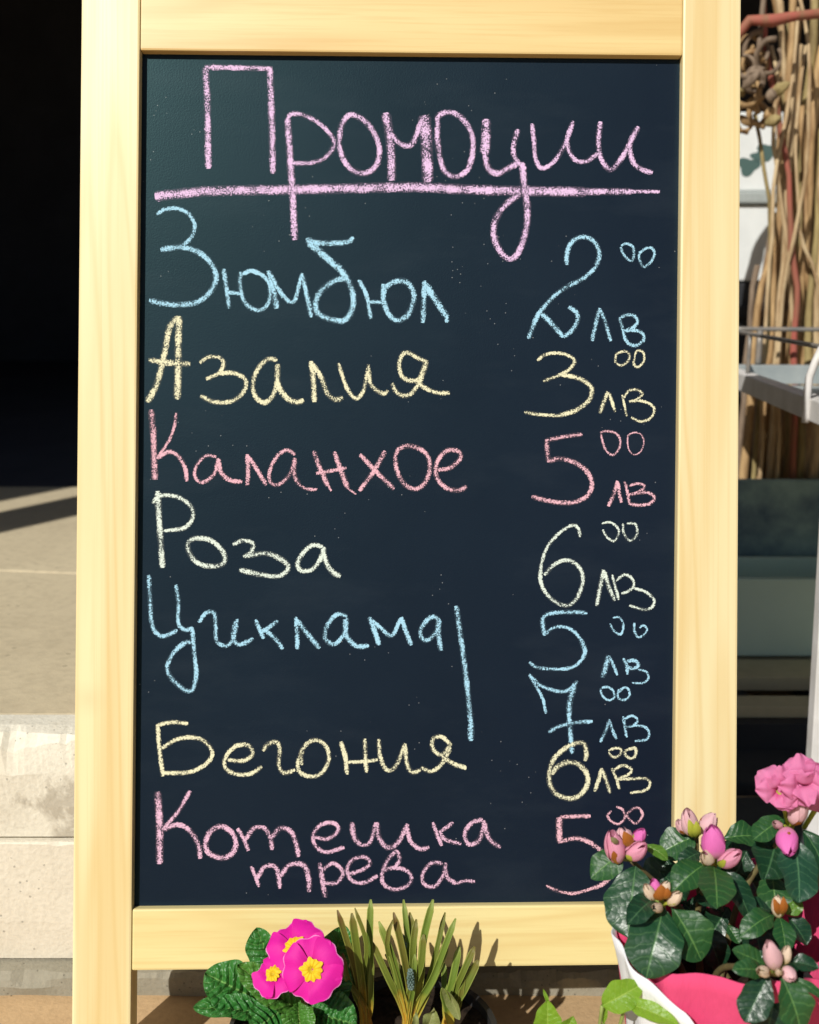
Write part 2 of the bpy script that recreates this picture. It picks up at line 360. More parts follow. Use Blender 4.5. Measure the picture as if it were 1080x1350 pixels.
# kerb blocks: two courses and a foot, each block its own piece with a rough, chipped edge
def block(name, x0, x1, z0, z1, mat, parent, chip, seed, y0=WY, y1=WY+0.045):
    nx = max(4, int((x1-x0)/0.005)); m = MB(); prof = []
    ny = 7
    vs = []; uvs = []
    for i in range(nx+1):
        x = x0 + (x1-x0)*i/nx
        row = [(y1, z1), (y0+0.024, z1)]
        ch = chip * (0.4 + 1.6*abs(mnoise.noise(Vector((x*14+seed, seed, 0)))) + 0.9*max(0, mnoise.noise(Vector((x*45, seed*2, 1)))) + 0.5*mnoise.noise(Vector((x*110, seed, 4))))
        row += [(y0 + ch*0.9, z1 - ch*0.15), (y0 + ch*0.25, z1 - ch*0.9)]
        for q in (0.66, 0.33): row.append((y0 + 0.0022*mnoise.noise(Vector((x*20, seed, q*9))), z0 + (z1-z0)*q - ch*0.2))
        row += [(y0 + 0.002, z0), (y1, z0)]
        for (y, z) in row: vs.append((x, y, z)); uvs.append((0, 0))
    k = 8
    fs = [(i*k+j, i*k+j+1, (i+1)*k+j+1, (i+1)*k+j) for i in range(nx) for j in range(k-1)]
    fs += [(i*k+k-1, i*k, (i+1)*k, (i+1)*k+k-1) for i in range(nx)]
    fs += [tuple(range(k)), tuple(nx*k + j for j in range(k-1, -1, -1))]
    m.add(vs, fs, uvs)
    return m.build(name, mat, parent)
for (x0, x1) in ((-2.2, -1.3), (-1.297, -0.62), (-0.617, PX1)):
    block('stone_block', x0, x1, 0.135, WH, KERB_A, plat, 0.011, x0*3+5)
for (x0, x1) in ((-2.0, -0.95), (-0.947, PX1)):
    block('stone_block', x0, x1, 0.022, 0.1325, KERB_B, plat, 0.003, x0*2+9, WY-0.004)
block('kerb_foot', -2.2, PX1, -0.01, 0.020, KERB_G, plat, 0.008, 3, WY-0.022)
# slabs of the platform floor
def slab(pts, z, mat, parent, th=0.03):
    m = MB(); m.hexa([(x, y, z-th) for x, y in pts], [(x, y, z) for x, y in pts]); return m.build('paving_slab', mat, parent, 0.003)
slab([(-2.2, WY+0.0455), (PX1, WY+0.0455), (PX1, 1.235), (-2.2, 1.57)], WH, FLOOR, plat)
slab([(-2.2, 1.574), (PX1, 1.239), (PX1, 1.935), (-2.2, 1.935)], WH, FLOOR, plat)
# dark stone paving on the lower ground beside the platform
for i, (x0, x1, y0, y1) in enumerate([(0.21, 0.50, 0.70, 0.93), (0.505, 0.80, 0.70, 0.90), (0.21, 0.44, 0.935, 1.12), (0.445, 0.62, 0.905, 1.14), (0.625, 0.95, 0.905, 1.2), (0.21, 0.56, 1.145, 1.40), (0.565, 0.95, 1.205, 1.5)]):
    slab([(x0, y0 + 0.01*(i % 3)), (x1, y0), (x1-0.008, y1), (x0+0.006, y1-0.012)], 0.012 + 0.003*(i % 3), DARKSTONE, ground, 0.03)

# shop front behind: an open front with an unlit room
shop = empty('shop_building', (0, 2.12, 0), 'dark unlit shop building with wide open front behind the sign', 'building')
box('side_wall', (-6.4, 2.12, 0), (-3.6, 2.34, 3.4), PLASTER, shop); box('side_wall', (2.6, 2.12, 0), (5.0, 2.34, 3.4), PLASTER, shop)
box('lintel', (-3.6, 2.122, 2.15), (2.6, 2.338, 3.4), PLASTER, shop)
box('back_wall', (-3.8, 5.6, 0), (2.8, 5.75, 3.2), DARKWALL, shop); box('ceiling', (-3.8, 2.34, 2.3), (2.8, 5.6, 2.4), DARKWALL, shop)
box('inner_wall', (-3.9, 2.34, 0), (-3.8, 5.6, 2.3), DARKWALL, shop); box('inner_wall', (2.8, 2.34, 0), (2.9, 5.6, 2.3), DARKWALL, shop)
box('room_floor_shade_strip', (-3.8, 1.94, 0.05), (2.8, 5.6, WH - 0.012), DARKWALL, shop)  # room floor; its dark strip before the front stands in for deep shade
# neighbouring house on the left whose corner and pier shade the doorway
nb = empty('neighbour_house', (-4, 0.2, 0), 'plastered neighbouring house whose corner shades the doorway', 'building')
box('wall', (-7, 0.2, 0), (-1.70, 0.5, 6.0), PLASTER, nb); box('roof', (-7.2, 0.0, 6.0), (-1.65, 0.7, 6.1), DCRATE, nb)
pier = empty('gate_pier', (-1.445, 0.348, 0), 'tall square plastered pier beside the neighbouring house', 'pier')
box('shaft', (-1.493, 0.30, 0), (-1.397, 0.396, 5.0), PLASTER, pier); box('cap', (-1.51, 0.28, 5.0), (-1.38, 0.415, 5.06), PLASTER, pier)

# ------------------------------------------------------------------ the chalkboard sign
YAW = R(1.3)
EX = (RT*math.cos(YAW) + FW*math.sin(YAW)).normalized(); EZ = (RT*math.sin(YAW) - FW*math.cos(YAW)).normalized(); EY = UP
O = CAMP + FW * DIST
def on(px, py, h=0.0):                                        # spot on the sign's face, h in front of the chalk surface
    d = ray(px, py); P = O + EZ*h
    return CAMP + d * ((P - CAMP).dot(EZ) / d.dot(EZ))
foot = on(540, 1428, -0.01); foot.z = 0
sign = empty('chalkboard_sign', foot, 'large wooden-framed chalkboard price sign leaning back behind the potted flowers', 'chalkboard')
HF, TH = 0.008, 0.022
def member(name, quad, mat, top=HF, th=TH, bev=0.0016):
    m = MB(); a = [on(x, y, top) for x, y in quad]; m.hexa([p - EZ*th for p in a], a)
    return m.build(name, mat, sign, bev)
def lin(p0, p1, y): return p0[0] + (p1[0]-p0[0])*(y-p0[1])/(p1[1]-p0[1])
Lo = lambda y: lin((107.3, 0), (94.3, 1350), y); Li = lambda y: lin((184.2, 66), (172.2, 1350), y)
Ri = lambda y: lin((900.5, 73), (888, 1192), y); Ro = lambda y: lin((977.5, 0), (970, 1350), y)
TOP, BOT = -330, 1432  # upper end lengthened out of view so the sign's shadow covers the tub
member('stile', [(Lo(BOT), BOT), (Li(BOT), BOT), (Li(TOP), TOP), (Lo(TOP), TOP)], W_L)
member('stile', [(Ri(BOT), BOT), (Ro(BOT), BOT), (Ro(TOP), TOP), (Ri(TOP), TOP)], W_R)
e = 0.6
member('top_rail', [(Li(66)+e, 66), (Ri(73)-e, 73), (Ri(-310)-e, -310), (Li(-310)+e, -310)], W_T, HF-0.0012, TH-0.003)  # rail made extra tall above the view to block sun from the tub
member('bottom_rail', [(Li(1280)+e, 1280), (Ri(1272)-e, 1272), (Ri(1192)-e, 1192), (Li(1199)+e, 1199)], W_B, HF-0.0012, TH-0.003)
m = MB(); a = [on(x, y, 0) for x, y in ((160, 1210), (902, 1204), (914, 58), (172, 52))]; m.hexa([p - EZ*0.004 for p in a], a)
panel = m.build('board_panel', BOARD, sign)
# back frame, hinged at the top and standing just behind
APEX = on(540, TOP+20, -0.022); ang = R(6.0)
def back(p):
    q = p - APEX; y = q.dot(EY); z = q.dot(EZ); x = q.dot(EX)
    return APEX + EX*x + EY*(y*math.cos(ang) + z*math.sin(ang)*0) + EZ*(z + y*math.sin(ang))
def bmember(name, quad):
    m = MB(); a = [back(on(x, y, -0.024)) for x, y in quad]; b = [back(on(x, y, -0.042)) for x, y in quad]; m.hexa(b, a); return m.build(name, W_D, sign, 0.0012)
bmember('back_leg', [(108, 1440), (178, 1440), (184, TOP+10), (112, TOP+10)])
bmember('back_leg', [(895, 1440), (962, 1440), (970, TOP+10), (902, TOP+10)])
bmember('back_rail', [(178.5, 1262), (894.5, 1262), (894.8, 1190), (178.8, 1190)]); bmember('back_rail', [(184, 40), (901.5, 40), (901.8, -40), (184.4, -40)])
for hx in (250, 830):
    m = MB(); p = on(hx, TOP+36, -0.0165); m.hexa([p+EX*u+EY*v-EZ*0.004 for u, v in ((-.02,-.012),(.02,-.012),(.02,.012),(-.02,.012))], [p+EX*u+EY*v+EZ*0.002 for u, v in ((-.02,-.012),(.02,-.012),(.02,.012),(-.02,.012))]); m.build('hinge', STEEL, sign, 0.001)

# ---- chalk writing: strokes as (width, points), traced letter by letter, in crops of the board
def cr(ox, oy, s): return lambda p: (ox + p[0]/s, oy + p[1]/s)
K1 = (180, 60, 3.0); K2 = (540, 60, 3.0); K3 = (180, 300, 3.0); K4 = (400, 300, 4.1538); K5 = (680, 290, 4.8227); K6 = (180, 540, 2.3478)
K7 = (680, 550, 4.909); K8 = (180, 740, 2.3478); D1 = (680, 780, 4.8227); D2 = (180, 930, 2.16); D3 = (640, 960, 4.1538)
WORDS = [
 ('lilac', K1, [(25, '272,85 280,220 284,487'), (20, '270,84 400,88 537,90'), (25, '528,92 535,300 540,507'), (26, '598,285 608,450 618,600 626,770'),
   (19, '596,292 612,272 650,272 712,300 762,345 782,388 755,435 700,462 620,466'), (22, '800,385 810,320 840,276 882,284 930,330 960,400 950,470 905,505 850,490 815,440 800,385'),
   (32, '985,265 1000,350 1008,440 1010,535'), (22, '1005,345 1042,388 1085,392 1112,340 1132,285'), (42, '1138,275 1148,400 1153,540')]),
 ('lilac', K2, [(22, '105,300 122,272 165,264 212,292 246,350 250,420 230,490 185,518 142,500 120,440 110,360 112,295'),
   (34, '303,290 302,360 297,430'), (24, '297,430 312,485 348,505 400,480 436,460'), (20, '430,330 414,385 412,430 432,465 452,468'),
   (26, '447,465 452,550 466,640 464,720'), (24, '464,720 440,800 405,843 365,822 335,760 340,690 380,630 442,582'),
   (18, '485,308 492,380 500,450 525,485 572,458 615,390 648,298'), (18, '645,305 624,370 632,420 660,455 700,457 748,425'),
   (20, '756,300 748,370 756,440 792,490 832,455 870,390 906,320'), (20, '904,322 872,390 885,460 920,490 962,503')]),
 ('lilac', K1, [(36, '72,597 150,588 300,575 540,571 800,566 1080,560 1280,568 1480,574 1780,579'), (26, '1700,578 1960,577'), (16, '1940,576 2070,578')]),
 ('blue', K3, [(17, '80,-52 110,-70 160,-76 205,-55 230,-10 215,40 172,74 95,88'), (22, '95,88 172,77 232,92 286,130 314,185 302,240 250,290 180,305 110,300 50,287'),
   (19, '345,163 355,230 366,320'), (16, '362,256 418,262'), (18, '412,175 410,230 425,290 460,322 495,325 525,290 528,230 500,190 455,172 415,185'),
   (23, '522,170 540,240 556,320'), (18, '530,185 565,250 600,290 625,290 640,240 656,180'), (20, '655,183 670,250 692,355'),
   (22, '670,45 720,60 790,62 840,55 858,36'), (27, '675,52 740,110 800,160 836,205'), (23, '836,205 858,270 850,330 820,368 760,360 715,335 710,290 735,245 790,208 836,203')]),
 ('blue', K4, [(24, '303,285 345,370 370,500'), (22, '362,406 445,408'), (30, '440,308 440,400 465,470 515,508 570,480 604,400 598,340 560,296 500,296 445,330'),
   (28, '665,290 660,400 655,522'), (36, '668,312 720,390 788,490'), (24, '788,488 785,520')]),
 ('blue', K5, [(30, '325,285 325,220 350,150 400,112 460,112 510,150 532,220 510,300'), (28, '510,300 430,370 300,440 210,520 140,610 80,755'), (32, '165,597 230,660 305,745'),
   (28, '305,745 360,700 393,640 388,590 338,550'), (18, '672,165 700,150 745,170 752,225 740,258 715,250 682,210 668,170'), (18, '800,198 830,180 865,178 882,215 860,265 815,298 790,260 786,215 818,190'),
   (26, '535,560 510,660 485,770'), (24, '540,572 570,650 605,770'), (22, '660,620 680,690 690,740 722,788 770,796 815,760 800,715 742,700 690,705'), (22, '660,625 700,605 755,610 775,645 750,680 700,702')]),
 ('yellow', K5, [(22, '138,895 180,860 250,845 330,860 375,895 350,940 290,980 175,1025'), (28, '290,985 380,1000 460,1040 485,1090 462,1150 382,1210 270,1245'), (22, '270,1245 150,1236 55,1222'),
   (17, '640,850 690,835 722,850 716,895 670,925 634,900 640,850'), (16, '760,870 750,910 775,937 816,895 810,840 772,832 755,870'),
   (25, '585,1090 560,1160 536,1228'), (21, '590,1095 610,1150 633,1220'), (16, '678,1112 695,1190 706,1248'), (18, '690,1130 720,1085 770,1080 805,1105 770,1140 720,1155'), (18, '720,1155 800,1150 870,1182 880,1220 850,1265 790,1280 735,1255')]),
 ('yellow', K3, [(24, '42,692 80,620 110,500 130,400 165,352'), (27, '170,350 165,450 165,560 160,680'), (22, '48,524 130,535 212,540'),
   (16, '250,535 285,512 330,515 346,540 325,575 275,600'), (18, '320,578 380,575 430,600 426,645 380,685 310,690 253,665'),
   (18, '557,525 520,520 480,560 460,620 475,675 515,690 550,640 562,540'), (22, '558,540 560,620 590,670 630,690 662,682'),
   (21, '690,528 700,610 703,690'), (19, '690,535 730,590 752,650 785,680 817,672')]),
 ('yellow', K4, [(22, '193,742 220,830 250,900 290,935 330,890 358,750'), (24, '358,768 365,850 400,890 440,910 466,893'),
   (25, '682,735 640,720 575,686 540,700 525,760 545,820 600,840 640,820 672,740'), (30, '675,735 652,800 630,860'), (24, '630,860 590,910 545,920 505,895 487,852'), (24, '630,850 680,885 740,905 802,905')]),
 ('pink', K6, [(19, '45,0 52,80 57,217'), (10, '123,10 115,60 95,105 62,152'), (13, '65,150 100,130 130,145 150,180 156,222'),
   (11, '247,146 215,143 185,175 182,210 205,225 240,200 252,155'), (14, '252,150 262,195 290,218 327,224'), (14, '342,138 345,180 343,234'), (14, '345,145 370,180 402,234'),
   (12, '492,140 465,125 435,145 412,190 415,225 440,232 475,200 492,150'), (14, '490,150 488,200 505,235'), (10, '505,235 530,246 560,247'),
   (15, '548,128 570,185 592,236'), (9, '592,230 603,252'), (12, '556,197 600,190 650,180'), (15, '612,130 630,180 655,245'), (7, '655,245 680,262'),
   (14, '692,138 740,190 798,246'), (14, '770,128 735,190 690,252'), (14, '800,145 815,120 850,113 890,130 908,165 900,215 870,245 835,235 808,195 800,145'),
   (14, '930,187 970,180 1003,150 995,128 960,128 932,160 928,205 955,240 995,250 1022,238')]),
 ('pink', K7, [(26, '432,112 350,120 270,135 192,152'), (28, '200,150 205,220 212,292'), (30, '212,287 280,268 360,285 440,330 485,390 492,450 462,510 390,548 300,555 200,540 103,513'),
   (16, '545,102 580,90 640,100 675,140 670,200 630,245 585,215 560,150 552,105'), (10, '722,120 760,100 810,110 830,160 810,220 770,243 735,215 724,160 728,120'),
   (24, '660,412 635,500 600,577'), (24, '663,420 670,490 686,552'), (20, '705,416 725,490 737,565'), (20, '735,445 780,430 830,440 820,470 770,495 730,502'), (22, '770,490 860,490 898,520 870,558 800,570 740,560')]),
 ('mint', K6, [(18, '65,252 72,360 80,490'), (13, '50,292 70,268 120,268 165,295 175,330 150,365 85,376'), (15, '158,410 185,398 230,405 268,440 270,475 235,485 190,475 162,440 158,410'),
   (13, '298,418 330,405 360,415 355,440 330,456'), (15, '335,455 400,445 450,465 470,490 440,515 380,510 318,495'), (14, '577,425 545,420 515,445 498,480 515,500 550,490 575,450 582,425'), (16, '575,430 590,480 610,505 632,516')]),
 ('mint', K7, [(22, '415,777 410,730 380,700 330,715 260,770 200,850 165,950'), (26, '165,950 160,1050 190,1130 250,1190 330,1220 390,1180 430,1090 430,1010 390,950 320,925 250,955 185,1022'),
   (16, '556,688 610,680 655,710 668,750 640,800 595,780 563,728'), (17, '695,688 700,750 740,800 785,760 780,700 745,685 720,690'),
   (27, '570,988 550,1090 524,1222'), (27, '575,1000 600,1090 642,1188'), (20, '625,1018 645,1100 667,1182'), (19, '650,1060 700,1020 750,1040 765,1090 730,1125 685,1142'), (20, '770,1108 840,1130 895,1180 880,1230 830,1245 735,1218')]),
 ('blue', K8, [(14, '38,42 42,120 50,200 80,232 127,213'), (13, '122,72 130,130 130,190 150,212 174,205'), (14, '172,205 178,280 185,350 168,402 125,380 95,335 110,290 145,255 172,250'),
   (13, '193,190 215,160 240,160 245,200 248,245 275,262 300,240 312,178'), (13, '305,185 298,235 320,258 362,238'), (14, '368,180 382,212 394,240'), (13, '438,183 410,205 385,222'), (14, '400,215 430,240 454,272'),
   (14, '493,172 497,220 498,272'), (15, '495,180 530,225 567,270'), (14, '652,170 620,165 590,200 585,240 615,255 645,220 652,175'), (15, '645,180 650,230 680,262 720,262'),
   (15, '720,173 735,210 751,260'), (13, '725,180 755,205 790,230 817,178'), (15, '820,173 835,220 851,260'), (14, '937,180 915,172 885,200 880,230 900,245 930,215 940,180'), (16, '935,178 935,225 943,277'),
   (16, '990,138 1010,280 1025,400 1035,500'), (18, '1036,495 1035,556')]),
 ('blue', D1, [(26, '457,138 380,130 270,132 200,145 168,178'), (30, '170,165 175,220 185,280'), (22, '190,272 230,235 290,222 360,245 420,310'), (30, '415,300 440,380 425,430'), (22, '425,430 380,470 310,492 200,490 130,480 86,448'),
   (15, '618,165 660,165 685,210 670,270 630,255 598,203'), (15, '755,198 755,250 780,290 820,270 835,235 810,215 788,232'), (32, '590,405 575,470 550,548'), (20, '595,410 620,465 646,532'),
   (24, '685,423 705,470 712,527'), (24, '710,440 760,440 780,470 745,490 710,480'), (15, '780,495 830,510 845,550 810,580 738,580')]),
 ('blue', D1, [(24, '85,528 150,590 230,625 310,635 360,605 392,566'), (20, '92,540 140,620 175,690 193,777'), (36, '375,590 345,700 340,800'), (32, '340,800 348,900 358,1032'), (24, '208,895 270,860 370,835 490,825'),
   (16, '545,615 580,605 620,630 625,675 590,690 550,660 540,618'), (17, '655,620 650,670 680,690 720,670 720,625 690,610 655,640'), (23, '598,812 575,880 538,957'), (21, '600,820 615,880 641,937'),
   (20, '684,793 695,860 706,927'), (17, '690,810 740,790 775,815 750,850 700,862'), (17, '750,850 820,860 850,900 830,940 758,950')]),
 ('yellow', D1, [(30, '440,1077 450,1020 430,965 380,965 310,1000 245,1060 215,1130'), (32, '215,1130 215,1210 250,1280 330,1315 400,1300 450,1240 455,1170 410,1105 340,1085 270,1110 230,1162'),
   (18, '590,1010 640,995 672,1005 660,1040 620,1052 590,1022'), (20, '700,1010 762,995 757,1050 725,1060 695,1035 700,1005'), (25, '550,1122 530,1190 503,1272'), (25, '550,1130 575,1200 601,1282'),
   (20, '610,1122 640,1190 660,1258'), (20, '620,1140 680,1105 735,1130 715,1165 640,1192'), (20, '640,1195 740,1190 830,1190 855,1225 820,1265 728,1280')]),
 ('yellow', D2, [(12, '58,56 100,48 147,52'), (13, '60,55 65,120 75,202'), (12, '72,122 120,95 180,95 215,130 200,165 150,190 75,193'), (12, '260,155 300,158 330,140 320,115 285,115 255,145 252,175 280,195 325,195 357,174'),
   (12, '360,130 375,110 400,105 408,130 405,170 420,192 452,184'), (12, '470,170 470,130 500,100 535,110 548,150 530,190 500,203 465,190 460,160 475,130'),
   (14, '582,103 595,150 600,197'), (12, '650,95 652,140 655,192'), (10, '598,162 650,160 687,155'), (12, '690,96 695,150 715,185 740,170 766,108'), (13, '765,110 770,165 785,190 810,184'),
   (12, '897,115 870,90 845,95 845,125 870,140 897,108'), (12, '895,120 870,165 840,188 810,176'), (13, '870,145 900,165 940,179')]),
 ('rose', D2, [(20, '60,245 66,340 66,452'), (12, '153,243 120,300 75,352'), (14, '75,355 115,340 150,355 175,395 181,437'), (15, '195,395 210,360 245,345 280,375 278,415 245,435 205,420 195,390'),
   (12, '288,350 305,380 319,414'), (13, '310,382 335,350 365,350 382,380 386,412'), (14, '385,377 410,350 440,360 455,395 461,432'), (12, '505,375 545,380 575,355 560,335 525,340 503,370 510,400 540,418 592,404'),
   (15, '614,333 620,375 640,400'), (12, '638,400 665,390 683,333'), (14, '685,333 690,375 715,405 745,390 773,338'), (13, '770,345 780,385 805,408 834,405'),
   (12, '844,333 855,365 870,400'), (11, '902,333 880,350 862,362'), (12, '864,362 880,382 925,395'), (13, '987,325 955,335 935,365 945,395 975,385 992,335'), (14, '988,328 1005,380 1037,406')]),
 ('rose', D2, [(11, '326,458 340,490 349,517'), (13, '345,492 365,460 395,460 405,490 408,522'), (14, '410,487 435,455 475,455 490,490 492,532'), (14, '522,448 530,500 538,547'), (12, '525,472 560,450 588,475 570,505 533,506'),
   (12, '605,480 640,470 665,450 650,432 615,440 600,470 615,500 650,505 687,484'), (12, '742,412 716,440 700,480 705,510 740,525 780,505 775,475 735,462 700,472'), (12, '735,462 749,440 742,412'),
   (12, '872,450 840,450 815,480 820,510 850,515 875,480 880,448'), (13, '878,460 885,490 910,508'), (10, '910,508 935,500 964,502')]),
 ('pink', D3, [(23, '577,482 490,483 408,488'), (36, '405,488 405,560 408,630'), (24, '415,622 480,605 540,612 600,645 655,690 692,750 690,805 650,850 580,880'), (18, '333,862 400,893 480,905 550,890 594,873'),
   (15, '690,453 670,480 690,510 730,525 765,490 750,445 718,430'), (15, '800,450 775,475 800,510 830,520 860,480 845,440 810,440 788,462')]),
]
zi = 0
for (colr, k, strokes) in WORDS:
    f = cr(*k); m = MB()
    for (wd, txt) in strokes:
        pts = [f(tuple(float(q) for q in t.split(','))) for t in txt.split()]
        S = crom([(x, y, 0) for x, y in pts], 2.0); n = len(S); w0 = wd / k[2] * 0.5 * 1.20
        zi += 1; h = 0.00025 + 0.000004*(zi % 60)
        vs = []; uvs = []; sd_ = zi*3.7
        for i, p in enumerate(S):
            t = (S[min(i+1, n-1)] - S[max(i-1, 0)]); t.normalize() if t.length else None
            nx, ny = -t.y, t.x
            endt = min(1.0, 0.72 + 0.28*min(i, n-1-i)/2.0)
            wa = w0*endt*(1 + 0.13*mnoise.noise(Vector((i*0.13, sd_, 0)))) ; ja = 0.22*mnoise.noise(Vector((i*0.55, sd_, 5))); jb = 0.22*mnoise.noise(Vector((i*0.55, sd_, 9)))
            for q, v_ in ((-1 + ja*0.6, 0.0), (-0.5, 0.25), (0, 0.5), (0.5, 0.75), (1 + jb*0.6, 1.0)):
                vs.append(on(p.x + nx*wa*q, p.y + ny*wa*q, h)); uvs.append((i/n, v_))
        fs = [(i*5+j, i*5+j+1, (i+1)*5+j+1, (i+1)*5+j) for i in range(n-1) for j in range(4)]
        m.add(vs, fs, uvs)
    m.build('chalk_word', CH[colr], panel)

# ------------------------------------------------------------------ plant pieces
def prof_ellip(s): return max(0.0, math.sin(math.pi * min(1, s**0.85)))**0.75
def prof_obov(s):
    q = s**1.22; return max(0.0, 1 - abs(2*q-1)**2.2)**0.70
def prof_round(s):
    q = s**1.12; return max(0.0, 1 - abs(2*q-1)**2.05)**0.74 * min(1, 0.35 + 2.6*s)
def leaf(name, B, T, wid, mat, parent, face=None, curl=0.12, fold=0.25, prof=prof_ellip, relief=0.0, nv=7, kv=1.2, ns=14, ntt=8, wave=0.0, seed=0, twist=0.0, stalk=0.0):
    B = Vector(B); T = Vector(T); L = (T-B).length; y = (T-B)/L
    face = Vector(face) if face is not None else -FW + Vector((-0.25, 0, 0.45))
    z = (face - y*face.dot(y)).normalized(); x = y.cross(z)
    m = MB(); vs = []; uvs = []
    for i in range(ns+1):
        s = i/ns; hw = wid*0.5*max(prof(s), 0.012)
        bend = curl*L*4*s*(1-s)                               # arches towards its face between base and tip
        a = twist*(s-0.3)
        for j in range(ntt+1):
            t = -1 + 2*j/ntt
            zz = bend + fold*hw*(abs(t)**1.3)*0.9 - fold*0.25*hw
            zz += relief*math.cos(2*math.pi*(nv*s - kv*abs(t)))*(1-abs(t)**3)*min(1, 4*s)*min(1, 3*(1-s)) - relief*1.2*math.exp(-(t*5)**2)
            zz += wave*wid*math.sin(9*s + seed + (1.7 if t > 0 else 0))*abs(t)**2
            xx = t*hw*(1 + 0.05*math.sin(17*s + seed*3 + j))
            vs.append(B + y*(s*L) + x*(xx*math.cos(a) - zz*math.sin(a)) + z*(zz*math.cos(a) + xx*math.sin(a))); uvs.append(((t+1)/2, s))
    k = ntt+1
    fs = [(i*k+j, i*k+j+1, (i+1)*k+j+1, (i+1)*k+j) for i in range(ns) for j in range(ntt)]
    m.add(vs, fs, uvs)
    me = bpy.data.meshes.new(name); o = wloc(parent); me.from_pydata([p-o for p in m.v], [], m.f)
    ul = me.uv_layers.new(name='UVMap')
    for l in me.loops: ul.data[l.index].uv = m.uv[l.vertex_index]
    for f_ in me.polygons: f_.use_smooth = True
    me.materials.append(mat); ob = bpy.data.objects.new(name, me); C.objects.link(ob); ob.parent = parent
    return ob
def strap(name, pts, wid, mat, parent, channel=0.65, tipk=0.25, ns=16, face=None, basew=0.6):
    P = crom(pts, (Vector(pts[0])-Vector(pts[-1])).length/ns); n = len(P); m = MB(); vs = []; uvs = []
    face = Vector(face) if face is not None else -FW
    for i, p in enumerate(P):
        s = i/(n-1); t = (P[min(i+1, n-1)] - P[max(i-1, 0)]).normalized(); x = t.cross(face).normalized(); z = x.cross(t)
        hw = wid*0.5*(basew + (1-basew)*min(1, s*3))*(1 if s < 1-tipk else max(0.28, math.sqrt(max(0, 1-((s-1+tipk)/tipk)**2))))
        for q in range(7):
            u = -1 + q/3.0
            vs.append(p + x*(hw*u) + z*(channel*hw*u*u - channel*hw*0.4)); uvs.append((q/6, s))
        for q in range(5):                                    # the back, so the leaf has its fleshy thickness
            u = 0.8 - q*0.4
            vs.append(p + x*(hw*u) + z*(channel*hw*u*u - channel*hw*0.4 - hw*0.32)); uvs.append((q/6, s))
    k = 12
    fs = [(i*k+j, i*k+(j+1) % k, (i+1)*k+(j+1) % k, (i+1)*k+j) for i in range(n-1) for j in range(k)]
    fs += [tuple(range(k)), tuple((n-1)*k+j for j in range(k-1, -1, -1))]
    m.add(vs, fs, uvs); return m.build(name, mat, parent, smooth=True)
def egg(name, B, axis, L, W, mat, parent, lobes=5, depth=0.12, twist=1.2, point=0.6, seed=0, n=20, ns=12):
    axis = Vector(axis).normalized(); a = axis.cross(Vector((0.31, 0.2, 0.9))).normalized(); b = axis.cross(a); m = MB(); vs = []; uvs = []
    for i in range(ns+1):
        s = i/ns; r = W*0.5*(math.sin(math.pi*min(1, 0.06 + s*0.93)**(0.9)))**(0.75 if s < 0.5 else point)
        for k in range(n):
            an = 2*math.pi*k/n; ph = lobes*(an + twist*s) + seed
            saw = ((ph/(2*math.pi)) % 1.0)
            rr = r*(1 - depth*0.5 + depth*saw*min(1, s*2.0)) 
            vs.append(Vector(B) + axis*(L*s) + (a*math.cos(an) + b*math.sin(an))*rr); uvs.append((k/n, s))
    fs = [(i*n+k, i*n+(k+1) % n, (i+1)*n+(k+1) % n, (i+1)*n+k) for i in range(ns) for k in range(n)] + [tuple(range(n-1, -1, -1)), tuple(ns*n+k for k in range(n))]
    m.add(vs, fs, uvs); return m.build(name, mat, parent, smooth=True)

def bud(name, B, axis, L, W, mat, parent, seed=0, np_=5):
    axis = Vector(axis).normalized(); a = axis.cross(Vector((0.31, 0.2, 0.9))).normalized(); b = axis.cross(a); m = MB(); ns, nq = 12, 12
    for p in range(np_):                                      # petals still furled round each other
        a0 = seed + p*2.4; span = 1.45 - 0.10*p; lift = 1.0 - 0.055*p; top = 1.0 - 0.035*((p*3) % 4); vs = []; uvs = []
        for i in range(ns+1):
            s = i/ns
            for j in range(nq+1):
                t = -1+2*j/nq; sp = span*(1 - 0.55*max(0, s-.55)/.45); an = a0 + t*sp + 0.7*s
                ss = s*top - 0.08*abs(t)**2*s; r = W*0.5*lift*(math.sin(math.pi*min(1, 0.07 + ss*0.90)**0.85))**(0.8 if ss < .5 else 0.62)
                r *= 1 + 0.09*t + 0.05*math.sin(5*t+seed+p)*s - 0.05*math.exp(-(t*4)**2)*s
                vs.append(Vector(B) + axis*(L*ss) + (a*math.cos(an) + b*math.sin(an))*r); uvs.append(((t+1)/2, s))
        q = nq+1; m.add(vs, [(i*q+j, i*q+j+1, (i+1)*q+j+1, (i+1)*q+j) for i in range(ns) for j in range(nq)], uvs)
    return m.build(name, mat, parent, smooth=True)

